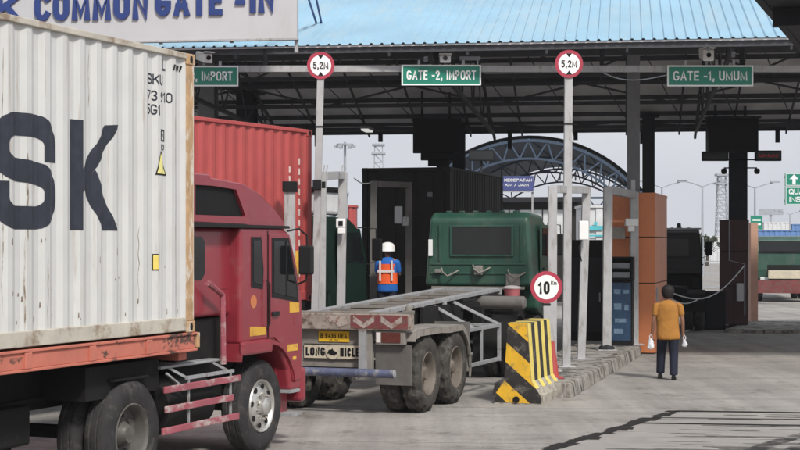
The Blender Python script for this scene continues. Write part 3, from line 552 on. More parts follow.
# ------------------------------------------------------------------ height limit signs and speed sign
def round_sign(name, label, px, py, Y, rpx, base, lean, kind, top_extra=0, pw=.115):
    r = rpx/F*Y; z = at(px, py, Y).z; x0 = at(base, 0, Y).x; x1 = at(px, 0, Y).x; gz = .22
    t = thing(name, label, 'sign', (x0, Y, gz), 0, 'round traffic signs on posts')
    q = MB(); q.bar((0, 0, 0), (x1-x0, 0, z-gz+top_extra), pw, pw, (0, 1, 0)); q.bx(-.15, .15, -.15, .15, 0, .02); q.build('post', M['galv'], t, bevel=.006)
    cx = x1-x0; cz = z-gz; y = -pw/2-.012
    q = MB(); q.lathe([(0, r), (.012, r)], (cx, y-.0, cz), 'y', 40, -1); q.build('disc_border', M['sign_red'], t)
    q = MB(); q.lathe([(.0125, r*.76), (.016, r*.76)], (cx, y, cz), 'y', 40, -1); q.build('disc_face', M['sign_white'], t)
    yy = y-.0185; q = MB()
    if kind == '5,2M':
        letters(q, '5,2M', (cx, yy, cz), (1, 0, 0), (0, 0, 1), r*1.12, r*.52, .17)
        for s in (-1, 1): q.poly([(cx-r*.2, yy, cz+s*r*.75), (cx+r*.2, yy, cz+s*r*.75), (cx, yy, cz+s*r*.46)])
    else:
        letters(q, '10', (cx-r*.16, yy, cz-.01), (1, 0, 0), (0, 0, 1), r*.72, r*.80, .19); letters(q, 'Km', (cx+r*.46, yy, cz+r*.26), (1, 0, 0), (0, 0, 1), r*.36, r*.24, .18)
    q.build('lettering', M['black'], t)
    q = MB(); q.bx(-pw/2-.008+cx*.8, pw/2+.008+cx*.8, -pw/2-.008, pw/2+.008, cz*.8, cz*.8+.03); q.build('clamp', M['steel_dark'], t); return t
round_sign('height_limit_sign', 'round 5,2M height sign on tall post before the red container', 321, 66, 26.8, 13.7, 313, 0, '5,2M')
round_sign('height_limit_sign', 'round 5,2M height sign on tall post on the right island', 568.5, 64.5, 28.5, 14, 566.3, 0, '5,2M', pw=.14)
round_sign('speed_limit_sign', 'round 10 Km speed sign behind the striped barrier', 546, 287, 26.0, 16, 548, 0, '10', .12)

# ------------------------------------------------------------------ reader frames on the islands
def post(mbq, x, y, z0, z1, wd, lean=0):
    mbq.bar((x, y, z0), (x+lean, y, z1), wd, wd, (0, 1, 0)); mbq.bx(x-wd*1.1, x+wd*1.1, y-wd*1.1, y+wd*1.1, z0, z0+.02)
def frame(label, p0, p1, z0, wd, group='grey reader frames on the islands', arm=True, lean=(0, 0), ztop=None, m='galv'):
    """p = (px base, py top, Y, px top)"""
    a = at(p0[0], p0[1], p0[2]); t = thing('reader_frame', label, 'post frame', (a.x, a.y, z0), 0, group)
    for p in (p0, p1):
        if p is None: continue
        w_ = at(p[0], p[1], p[2]); l_ = at(p[3], 0, p[2]).x-w_.x; q = MB(); post(q, w_.x-a.x, w_.y-a.y, 0, w_.z-z0, wd, l_); q.build('post', M[m], t, bevel=.006)
    if p1:
        w0, w1 = at(p0[3], p0[1]+3, p0[2]), at(p1[3], p1[1]+3, p1[2]); q = MB(); o = Vector((a.x, a.y, z0)); q.bar(w0-o+(w1-w0).normalized()*wd*.6, w1-o-(w1-w0).normalized()*wd*.6, wd*.9, wd*.9); q.build('cross_arm', M[m], t, bevel=.006)
    return t, Vector((a.x, a.y, z0))
t, o = frame('reader frame of two posts beside the right 5,2M sign post', (552, 186, 27.6, 552.5), (581, 187, 30.4, 586.5), .22, .15)
q = MB(); c = at(583, 240, 30.2)-o; q.bx(c.x-.09, c.x+.09, c.y-.16, c.y-.02, c.z, c.z+.36); q.build('reader_box', M['white'], t, bevel=.02)
q = MB(); q.tube([c+Vector((-.04, -.1, 0)), c+Vector((-.1, -.15, -.15)), c+Vector((-.04, -.12, -.4))], .012, 6); q.build('cable', M['black'], t)
q = MB(); c = at(570, 178, 29)-o
for dx in (-.18, .1, .25): q.bx(c.x+dx-.012, c.x+dx+.012, c.y-.01, c.y+.01, c.z-.05, c.z+.1)
q.build('antenna', M['steel_dark'], t)
t, o = frame('single reader post with arm reaching to the orange booth', (606.5, 187, 33.0, 608), (634, 192, 35.0-.2, 634), .22, .18)
for ch in list(kids(t)):
    if ch.name == 'post.003' or ch.name == 'post.004': pass
q = MB(); q.lathe([(0, .17), (.04, .16), (.10, .09)], tuple(at(606.5, 349, 33.0)-o+Vector((0, 0, -.0))), 'z', 8); q.build('base_shoe', M['steel_dark'], t)
t, o = frame('reader frame with angled arm on the left island beside the left 5,2M sign', (340, 172, 28.0, 343), (320.5, 173, 27.0, 322), .2, .15)
q = MB(); c = at(341, 228, 27.9)-o; q.bx(c.x-.08, c.x+.08, c.y-.2, c.y-.08, c.z, c.z+.16); q.bx(c.x-.05, c.x+.07, c.y-.2, c.y-.08, c.z-.1, c.z-.002); q.build('reader_box', M['white'], t, bevel=.012)
q = MB(); q.bx(c.x-.035, c.x+.04, c.y-.215, c.y-.201, c.z+.04, c.z+.12); q.build('lens', M['black'], t)
q = MB()
for px_ in (323, 326, 341, 344): c = at(px_, 172, 27.5)-o; q.bar(c+Vector((0, 0, -.02)), c+Vector((.03, 0, .12)), .02, .02)
q.build('antenna', M['galv'], t)
t, o = frame('reader frame standing around the worker in the helmet', (372.5, 181, 33.0, 374), (408.5, 182, 34.6, 409), .2, .14, m='flap')
q = MB(); c = at(401, 226, 34.3)-o; q.bx(c.x-.14, c.x+.03, c.y-.2, c.y-.02, c.z+.05, c.z+.42); q.bx(c.x+.031, c.x+.16, c.y-.17, c.y-.05, c.z, c.z+.2); q.build('reader_box', M['galv'], t, bevel=.02)
q = MB(); c = at(400, 178, 34.2)-o; q.bx(c.x-.12, c.x+.1, c.y-.05, c.y+.05, c.z, c.z+.1); q.build('sensor', M['black'], t)
q = MB(); p0, p1 = at(372, 182, 33.0)-o, at(354, 178, 31)-o; q.tube([p0.lerp(p1, k/6)+Vector((0, 0, -.07*math.sin(math.pi*k/6))) for k in range(7)], .012, 6); q.build('cable', M['galv'], t)
t, o = frame('short reader post with black sensor head before the red container', (289.5, 183, 25.9, 290), None, .2, .17)
q = MB(); c = at(290, 192, 25.9)-o; q.bx(c.x-.115, c.x+.115, c.y-.13, c.y+.13, c.z, c.z+.17); q.build('sensor', M['black'], t, bevel=.01)
t, o = frame('thin grey pole right of the blue kiosk', (630.5, 285, 35.6, 630.5), None, .22, .07, 'thin grey poles')
t = thing('sensor_box', 'pair of black sensor blocks on the left 5,2M post', 'sensor', at(320, 190, 26.65))
BX('casing', M['black'], t, -.12, .02, -.08, .06, 0, .17, bevel=.01); BX('bracket', M['black'], t, .03, .09, -.04, .05, .03, .14)

# ------------------------------------------------------------------ striped barrier
BO = ground(541, 405); yawb = 18
ba = thing('concrete_barrier', 'yellow and black striped concrete barrier at the end of the island', 'barrier', (BO.x, BO.y, 0), yawb)
def half(z):       # half width of the barrier at height z
    return .36 if z < .13 else (.36-(z-.13)/.22*.15 if z < .35 else .21-(z-.35)/.86*.06)
HB, LB = 1.22, 1.5; cxb = -.36
zz = [0, .13, .35, HB]
q = MB(); rings = []
for y in (0, LB): rings.append(q.ring([(cxb+half(z), y, z) for z in zz]+[(cxb-half(z), y, z) for z in zz[::-1]]))
q.skin(rings); q.build('body', M['conc_barrier'], ba)
def clip(poly, f):       # keep f(p) >= 0
    o = []
    for i, p in enumerate(poly):
        r = poly[(i+1) % len(poly)]; a, b_ = f(p), f(r)
        if a >= 0: o.append(p)
        if a*b_ < 0: k = a/(a-b_); o.append(tuple(p[j]+(r[j]-p[j])*k for j in range(len(p))))
    return o
def stripes_end(name, m, par):
    q = MB()
    for k in range(-2, 5):
        if (k % 2 == 0) != par: continue
        for za, zb_ in ((.02, .13), (.13, .35), (.35, HB)):      # diagonal bands falling to the right, clipped to the end face
            pl = [(-half(za), za), (half(za), za), (half(zb_), zb_), (-half(zb_), zb_)]; w_ = .30
            pl = clip(pl, lambda p: p[1]+p[0]*.85-(k*w_-.12)); pl = clip(pl, lambda p: (k+1)*w_-.12-(p[1]+p[0]*.85)) if len(pl) > 2 else []
            if len(pl) > 2: q.poly([(cxb+p[0], -.004, p[1]) for p in pl])
    return q.build(name, m, ba)
stripes_end('end_stripes_yellow', M['bar_yellow'], True); stripes_end('end_stripes_black', M['bar_black'], False)
def stripes_side(name, m, par):
    q = MB(); n = 7
    for k in range(n):
        if (k % 2 == 0) != par: continue
        y0, y1 = LB*k/n, LB*(k+1)/n
        for za, zb_ in (((.24, .35), (.35, HB)) if par else ((.35, HB),)):
            q.poly([(cxb+half(za)+.004, y0, za), (cxb+half(za)+.004, y1, za), (cxb+half(zb_)+.004, y1, zb_), (cxb+half(zb_)+.004, y0, zb_)])
        q.poly([(cxb-half(HB), y0, HB+.004), (cxb+half(HB), y0, HB+.004), (cxb+half(HB), y1, HB+.004), (cxb-half(HB), y1, HB+.004)])
    return q.build(name, m, ba)
stripes_side('side_stripes_yellow', M['bar_pale'], True); stripes_side('side_stripes_black', M['bar_black'], False)
q = MB(); q.lathe([(0, .05), (.03, .05)], (cxb-.02, 0, .07), 'y', 12, -1); q.build('lifting_hole', M['black'], ba)
cn = thing('traffic_cone', 'faded red traffic cone half hidden behind the striped barrier', 'cone', (at(552.5, 376, 26.2).x, 26.2, .22))
q = MB(); q.lathe([(0, .14), (.02, .14), (.021, .11), (.6, .03), (.61, .02)], (0, 0, 0), 'z', 20); q.build('cone_body', M['cone'], cn)
q = MB(); q.bx(-.17, .17, -.17, .17, -.0, .018); q.build('base', M['cone'], cn)

# ------------------------------------------------------------------ wheels
_wc = {}
def wheel_mesh(r, wd, sg, style, lug, rub, rim):
    k = (r, wd, sg, style, lug, rub, rim)
    if k in _wc: return _wc[k]
    n = 64; ri = r*.57
    P_ = [(.025, ri), (.004, r*.64), (-.004, r*.74), (0, r*.86), (.012, r*.93), (.03, r*.965), (.045, r), (wd*.32, r*1.003), (wd*.36, r*.985), (wd*.40, r*1.004), (wd*.60, r*1.004), (wd*.64, r*.985), (wd*.68, r*1.003), (wd-.045, r), (wd-.03, r*.965), (wd-.012, r*.93), (wd, r*.86), (wd+.004, r*.74), (wd-.004, r*.64), (wd-.025, ri)]
    def mod(j, kk):
        if lug: return -.036 if (j in (4, 5, 6, 7, 12, 13, 14, 15) and (kk//2) % 2 == 0) else (-.008 if j in (9, 10) and kk % 4 < 1 else 0)
        return -.006 if (j in (6, 13) and kk % 2 == 0) else 0
    q = MB(); q.lathe(P_, (0, 0, 0), 'x', n, -sg, mod, False); ty = q.build('tyre', M[rub], None, smooth=True)
    q = MB()
    if style == 'deep':      # outer rear dual: deep dish with a hub end
        q.lathe([(.02, ri*1.02), (.012, ri*.98), (.03, ri*.93), (.05, ri*.90), (.15, ri*.86), (.17, ri*.62), (.165, ri*.46), (.12, ri*.40), (.09, ri*.34), (.05, ri*.27), (.045, 0.001)], (0, 0, 0), 'x', 40, -sg, None, False)
        for i in range(10):
            t = 2*math.pi*i/10; a = (-sg*.17, math.cos(t)*ri*.60, math.sin(t)*ri*.60); q.lathe([(0, .017), (.04, .015)], a, 'x', 6, sg)
    else:                    # front: shallow dish, bright studs, hand holes
        q.lathe([(.02, ri*1.02), (.0, ri*.99), (.012, ri*.93), (.045, ri*.88), (.045, ri*.80), (.02, ri*.66), (.005, ri*.58), (.008, ri*.40), (.01, ri*.36), (-.055, ri*.33), (-.075, ri*.24), (-.078, .001)], (0, 0, 0), 'x', 40, -sg, None, False)
        for i in range(10):
            t = 2*math.pi*i/10; a = (-sg*.004, math.cos(t)*ri*.48, math.sin(t)*ri*.48); q.lathe([(0, .019), (.034, .016)], a, 'x', 6, sg)
        q.mi = 1
        for i in range(8):
            t = 2*math.pi*(i+.5)/8; a = (-sg*.028, math.cos(t)*ri*.745, math.sin(t)*ri*.745); q.lathe([(0, .034), (.012, .032)], a, 'x', 10, sg)
    rm = q.build('wheel', [M[rim], M['black']], None, smooth=True)
    _wc[k] = (ty.data, rm.data); bpy.data.objects.remove(ty); bpy.data.objects.remove(rm); return _wc[k]
def wheel(par, xo, y, z, r=.535, wd=.28, sg=1, style='front', lug=False, rub='rubber', rim='rim_grey', name='wheel'):
    """xo = x of the outer face; sg = +1 when that face looks to +x"""
    td, rd = wheel_mesh(r, wd, sg, style, lug, rub, rim)
    w_ = bpy.data.objects.new(name, rd); col.objects.link(w_); w_.parent = par; w_.location = (xo, y, z); w_.rotation_euler = (random.random()*6, 0, 0)
    t_ = bpy.data.objects.new('tyre', td); col.objects.link(t_); t_.parent = w_; return w_
def dual(par, xo, y, r, sg, **k):
    wheel(par, xo, y, r, r, .27, sg, 'deep', **k); wheel(par, xo-sg*.31, y, r, r, .27, sg, 'deep', **k)

# ------------------------------------------------------------------ shipping containers
PITCH, DEP = .278, .027
def cprof(Lg, m0=.16):
    """corrugation break points along the side: list of (s, depth)"""
    pts = [(0, 0), (m0, 0)]; s = m0
    while s+PITCH < Lg-m0: pts += [(s+.068, DEP), (s+.139, DEP), (s+.207, 0), (s+PITCH, 0)]; s += PITCH
    pts.append((Lg, 0)); return pts
def container(name, label, loc, yaw, Lg, z0, H, m, mrail, mpost, doors_rear=True, group='shipping containers', mdoor=None):
    """right front bottom corner at loc, x in -2.44..0, y in -Lg..0"""
    t = thing(name, label, 'container', (loc[0], loc[1], z0), yaw, group); W = 2.44
    pr = cprof(Lg)
    for sgn, nm in ((0, 'side_panel'), (1, 'side_panel')):
        x = (lambda d: -.022-d) if not sgn else (lambda d: -W+.022+d)
        q = MB(); q.skin([q.ring([(x(d), -s, .16) for s, d in pr]), q.ring([(x(d), -s, H-.06) for s, d in pr])], cap=False, closed=False); q.build(nm, m, t)
    pe = cprof(W, .14)
    q = MB(); q.skin([q.ring([(-s, -.03-d, .14) for s, d in pe]), q.ring([(-s, -.03-d, H-.1) for s, d in pe])], cap=False, closed=False); q.build('front_panel', m, t)
    q = MB(); q.bx(-W+.02, -.02, -Lg+.05, -.05, H-.05, H-.03); q.build('roof', m, t)
    q = MB(); q.bx(-W+.05, -.05, -Lg+.05, -.05, .12, .16); q.build('floor', M['ch_dark'], t)
    for x0, x1 in ((-.06, 0), (-W, -W+.06)):
        q = MB(); q.bx(x0, x1, -Lg+.17, -.17, H-.06, H); q.build('top_rail', mrail, t, bevel=.008)
        q = MB(); q.bx(x0+.004, x1-.004, -Lg+.17, -.17, 0.02, .16); q.build('bottom_rail', mrail, t, bevel=.008)
    for y0, y1 in ((-.06, 0), (-Lg, -Lg+.06)):
        q = MB(); q.bx(-W+.17, -.17, y0+.003, y1-.003, H-.1, H-.005); q.build('header', mrail, t); q = MB(); q.bx(-W+.17, -.17, y0+.003, y1-.003, .02, .15); q.build('sill', mrail, t)
    for x in (-.16, -W):
        for y in (-.16, -Lg):
            q = MB(); q.bx(x+.006, x+.154, y+.006, y+.154, .118, H-.118); q.build('corner_post', mpost, t, bevel=.01)
            for z in (0, H-.118):
                q = MB(); q.bx(x-.004, x+.164, y-.004, y+.164, z, z+.118)
                c = q.build('corner_casting', mpost, t, bevel=.012)
    q = MB()
    for x in (-.155, -W-.006):
        for y in (-.08, -Lg+.08):
            for z in (.02, H-.098):
                xx = .0045 if x > -1 else -W-.0045
                q.poly([(xx, y-.025, z), (xx, y+.025, z), (xx, y+.03, z+.04), (xx, y+.02, z+.075), (xx, y-.02, z+.075), (xx, y-.03, z+.04)])
    q.build('casting_hole', M['black'], t)
    if doors_rear:
        md = mdoor or m
        for x0 in (-W+.17, -W/2+.006):
            q = MB(); q.bx(x0, x0+W/2-.176, -Lg+.02, -Lg+.07, .16, H-.11); d = q.build('door', md, t)
            q = MB()
            for k in range(5): z = .3+k*(H-.6)/4.6; q.bx(x0+.08, x0+W/2-.26, -Lg+.008, -Lg+.0195, z, z+.3)
            q.build('rib', md, d)
            for fx in (.25, .72):
                q = MB(); q.tube([(x0+fx*1.05, -Lg-.015, .1), (x0+fx*1.05, -Lg-.015, H-.08)], .017, 8); q.bx(x0+fx*1.05-.02, x0+fx*1.05+.3, -Lg-.04, -Lg-.025, 1.05, 1.085); q.build('lock_bar', mrail, d)
    return t, pr
def on_side(q, tris, pr, lift=.004):
    """lay triangles given as (y, z) onto the corrugated right side"""
    for tr in tris:
        for (s0, d0), (s1, d1) in zip(pr, pr[1:]):
            if s1-s0 < 1e-5: continue
            pl = [tuple(p) for p in tr]
            pl = clip(pl, lambda p: -p[0]-s0)
            if len(pl) > 2: pl = clip(pl, lambda p: s1+p[0])
            if len(pl) > 2: q.poly([(-.022-(d0+(d1-d0)*(-p[0]-s0)/(s1-s0))+lift, p[0], p[1]) for p in pl])
def side_text(q, s, yc, zc, W, H, pr, bold=.17):
    for Lp, Rp in strokes(s, W, H, bold):
        for i in range(len(Lp)-1): on_side(q, [[(yc+p.x, zc+p.y) for p in t] for t in ((Lp[i], Rp[i], Rp[i+1]), (Lp[i], Rp[i+1], Lp[i+1]))], pr)
def quad(a, b, c, d): return [[a, b, c], [a, c, d]]

# the pale grey container on the red truck
TO, TY = (-2.146, 16.75), 22.1
wc, pr = container('shipping_container', 'big pale grey corrugated container with dark SK letters and rusty corner post', TO, TY, 12.19, 1.50, 2.90, M['white_cont'], M['rail_dirty'], M['rust_post'])
q = MB(); fq = []
S = 1/112.0
zt, zb2 = 3.545-1.5, 2.47-1.5       # letter band (top, bottom) above the container floor
sy0, sy1, zt, zb2 = -3.40, -2.47, 2.07, 1.05
side_text(q, 'S', (sy0+sy1)/2, (zb2+zt)/2, sy1-sy0, zt-zb2, pr, .20)
on_side(q, quad((-2.24, zt), (-2.06, zt), (-2.06, zb2), (-2.24, zb2)), pr)
on_side(q, quad((-1.66, zt-.02), (-1.43, zt), (-2.06, 1.40), (-2.06, 1.62)), pr); on_side(q, quad((-2.03, 1.431), (-1.85, 1.62), (-1.46, zb2), (-1.71, zb2)), pr)
# the letter before, cut off by the picture's left edge
on_side(q, quad((sy0-1.85, zt), (sy0-1.57, zt), (sy0-1.57, zb2), (sy0-1.85, zb2)), pr); on_side(q, quad((sy0-.5, zt), (sy0-.22, zt), (sy0-.22, zb2), (sy0-.5, zb2)), pr)
on_side(q, quad((sy0-1.57, zt), (sy0-1.03, zb2+.3), (sy0-1.03, zb2), (sy0-1.57, zt-.35)), pr); on_side(q, quad((sy0-.5, zt), (sy0-1.03, zb2+.3), (sy0-1.03, zb2), (sy0-.5, zt-.35)), pr)
q.build('large_letters', M['mark_dark'], wc)
for txt, y, z, w_ in (('SKU', -.735, 2.575, .29), ('73 910', -.665, 2.41, .46), ('5G1', -.785, 2.27, .23)):
    q = MB(); side_text(q, txt, y, z, w_, .105, pr, .15); q.build('serial_line', M['mark_dark'], wc)
q = MB(); on_side(q, quad((-.60, 2.80), (-.575, 2.80), (-.575, 2.68), (-.60, 2.68)), pr); on_side(q, quad((-.575, 2.70), (-.53, 2.70), (-.53, 2.68), (-.575, 2.68)), pr); q.build('corner_mark', M['mark_dark'], wc)
q = MB()
for a, b_ in (((-.66, 2.08), (-.55, 2.065)), ((-.66, 1.975), (-.55, 1.96)), ((-.63, 2.035), (-.58, 2.01))): on_side(q, quad(a, (b_[0], a[1]), b_, (a[0], b_[1])), pr)
on_side(q, quad((-.66, 2.065), (-.645, 2.065), (-.645, 1.975), (-.66, 1.975)), pr); on_side(q, quad((-.565, 2.065), (-.55, 2.065), (-.55, 1.975), (-.565, 1.975)), pr); q.build('square_symbol', M['mark_dark'], wc)
q = MB(); side_text(q, 'FD', -.605, 1.90, .10, .06, pr); q.build('symbol_caption', M['mark_dark'], wc)
q = MB(); on_side(q, [[(-.75, 1.615), (-.51, 1.615), (-.66, 1.865)]], pr, .004); q.build('warning_triangle', M['black'], wc)
q = MB(); on_side(q, [[(-.73, 1.63), (-.54, 1.63), (-.665, 1.835)]], pr, .007); q.build('warning_sticker', mat('pale yellow sticker', (.68, .62, .22), .5), wc)
q = MB(); on_side(q, quad((-.79, .82), (-.70, .82), (-.70, .655), (-.79, .655)), pr, .004); q.build('data_plate_edge', M['black'], wc)
q = MB(); on_side(q, quad((-.778, .808), (-.712, .808), (-.712, .667), (-.778, .667)), pr, .007); q.build('data_plate', M['bar_pale'], wc)
q = MB()
for k in range(4): y = -.40+k*.055; on_side(q, quad((y, 2.76), (y+.03, 2.76), (y+.005, 2.70), (y-.025, 2.70)), pr, .006)
q.build('hazard_marks', M['black'], wc)
rs = random.Random(11); M['run'] = mat('rust run', (.20, .16, .12), .9, var=.4, vs=12, dirt=(.45, .43, .40), dlo=.46, dhi=.56, ds=9, dst=(1, 1, .5)); M['chip'] = mat('rust chip', (.17, .12, .09), .9)
for y, z1, z0, wd in ((-2.93, 1.72, .95, .018), (-2.96, .98, .14, .010), (-3.27, 2.6, .3, .006), (-1.05, 1.1, .35, .005), (-.36, 2.5, .2, .006), (-1.93, 2.75, 2.2, .006), (-2.62, .8, .16, .007), (-4.2, 2.2, .5, .008), (-5.1, 1.6, .2, .008)):
    q = MB(); n_ = 8; P_ = [(y+rs.uniform(-.008, .008), z1+(z0-z1)*k/n_, wd*(.4+.6*rs.random())*(1 if 0 < k < n_ else .2)) for k in range(n_+1)]
    for a, b_ in zip(P_, P_[1:]): on_side(q, quad((a[0]-a[2], a[1]), (a[0]+a[2], a[1]), (b_[0]+b_[2], b_[1]), (b_[0]-b_[2], b_[1])), pr, .003)
    q.build('rust_run', M['run'], wc)
for k in range(34):
    y = -rs.random()*4.0-.2; z = .2+rs.random()**2.2*.9; h = .015+rs.random()*.06; wd = .003+rs.random()*.007
    q = MB(); on_side(q, quad((y-wd, z), (y+wd, z+.006), (y+wd*.5, z+h), (y-wd*.7, z+h*.9)), pr, .003); q.build('rust_chip', M['chip'], wc)

# semi-trailer chassis under it
tr = thing('container_chassis', 'salmon red container trailer frame under the pale grey container', 'trailer', (TO[0], TO[1], 0), TY, 'container trailers')
for x0, x1 in ((-.13, -.002), (-2.438, -2.31)):
    q = MB(); q.bx(x0, x1, -12.3, .06, 1.47, 1.497); q.bx(x0+.05, x1-.02, -12.3, .05, 1.325, 1.469); q.bx(x0, x1, -12.3, .06, 1.30, 1.325)
    for k in range(12): y = -.9-k*1.02; q.bx(x0, x1+.004 if x1 > -1 else x1, y-.05, y+.05, 1.326, 1.468)
    q.build('side_rail', M['orange_ch'], tr, bevel=.006)
q = MB()
for k in range(9): y = -.55-k*1.42; q.bx(-2.31, -.13, y-.06, y+.06, 1.32, 1.46)
q.build('cross_member', M['orange_ch'], tr)
for x in (-1.72, -.72):
    q = MB(); q.bx(x-.07, x+.07, -12.2, -.15, 1.26, 1.3); q.bx(x-.012, x+.012, -12.2, -.15, .95, 1.26); q.bx(x-.07, x+.07, -12.2, -.15, .92, .95); q.build('main_beam', M['ch_dark'], tr)
q = MB(); q.bx(-2.31, -.13, -.11, .055, 1.2, 1.468); q.build('front_bolster', M['orange_ch'], tr, bevel=.01)
for x in (-.09, -2.35):
    q = MB(); q.bx(x-.06, x+.085, .062, .12, 1.33, 1.49); q.build('twist_lock', M['rust_post'], tr, bevel=.01)
q = MB(); q.bx(-.46, -.36, -3.75, -3.65, .35, 1.25); q.bx(-2.08, -1.98, -3.75, -3.65, .35, 1.25); q.bx(-2.0, -.44, -3.72, -3.68, .8, .86); q.bx(-.52, -.3, -3.82, -3.58, .33, .36); q.bx(-2.14, -1.92, -3.82, -3.58, .33, .36)
q.build('landing_gear', M['ch_dark'], tr)
q = MB(); q.bx(-2.2, -.5, -3.3, -2.2, .55, .92); q.build('dark_filler', M['ch_dark'], tr, bevel=.03)  # plain dark block added to fill the shadow under the trailer
q = MB(); q.bx(-2.3, -.2, -1.75, -.4, .92, 1.24); q.build('king_pin_plate', M['ch_dark'], tr)
for y in (-9.1, -10.4):
    for xo, sg in ((-.1, 1), (-2.34, -1)): dual(tr, xo, y, .52, sg)
    q = MB(); q.tube([(-.3, y, .52), (-2.14, y, .52)], .075); q.build('axle', M['ch_dark'], tr)

# ------------------------------------------------------------------ red tractor
rt = thing('tractor_truck', 'crimson cab-over truck pulling the pale grey container', 'truck', (TO[0], TO[1], 0), TY, 'trucks at the gate')
X1, X0 = -.12, -2.40
cab = [(1.25, 1.29), (2.02, 1.29), (2.28, 1.16), (2.46, .92), (2.52, .66), (2.82, .66), (2.86, 1.15), (2.84, 1.72), (2.70, 2.15), (2.50, 2.55), (2.3, 2.62), (1.25, 2.61)]
q = MB(); q.prism(cab, X0, X1, 'x'); q.build('cab', M['cab_red'], rt, bevel=.045, seg=3)
XI = .14
q = MB(); q.prism([(.12, 1.62), (1.30, 1.62), (1.30, 2.605), (.12, 2.60)], X0+XI, X1-XI, 'x'); q.build('sleeper_cab', M['cab_red'], rt, bevel=.05, seg=3)
q = MB(); q.prism([(.14, 2.63), (1.5, 2.61), (2.46, 2.60), (2.40, 2.69), (2.18, 2.83), (1.78, 3.0), (1.38, 3.10), (.62, 3.14), (.60, 3.175), (.14, 3.175)], X0+.10, X1-.03, 'x'); df = q.build('roof_deflector', M['cab_red'], rt, bevel=.10, seg=4)
for xs, xe in ((X1-.031, X1+.012),):
    q = MB(); f_o = [(.14, 2.66), (1.42, 2.645), (1.44, 2.70), (1.24, 3.07), (.60, 3.10), (.14, 3.11)]; f_i = [(.20, 2.73), (1.32, 2.725), (1.34, 2.74), (1.12, 3.025), (.60, 3.05), (.20, 3.05)]
    ro = q.ring([(xe, *p) for p in f_o]); ri_ = q.ring([(xe, *p) for p in f_i]); q.skin([ro, ri_], cap=False)
    rb = q.ring([(xs, *p) for p in f_o]); q.skin([rb, ro], cap=False); rc = q.ring([(xs-.02, *p) for p in f_i]); q.skin([ri_, rc], cap=False); q.build('deflector_frame', M['cab_red'], df)
    q = MB(); q.poly([(X1-.0285, *p) for p in f_i]); q.build('deflector_shade', M['black'], df)  # black sheet standing in for the shade inside the deflector
q = MB(); q.prism([(.10, 2.603), (2.47, 2.600), (2.44, 2.632), (.10, 2.642)], X0-.02, X1+.02, 'x'); q.build('drip_rail', M['rubber_trim'], rt)
def panel(name, m, parent, poly, x=X1, th=.012, bevel=0, base=.0):
    q = MB(); q.prism(poly, x+base, x+base+th, 'x'); return q.build(name, m, parent, bevel=bevel)
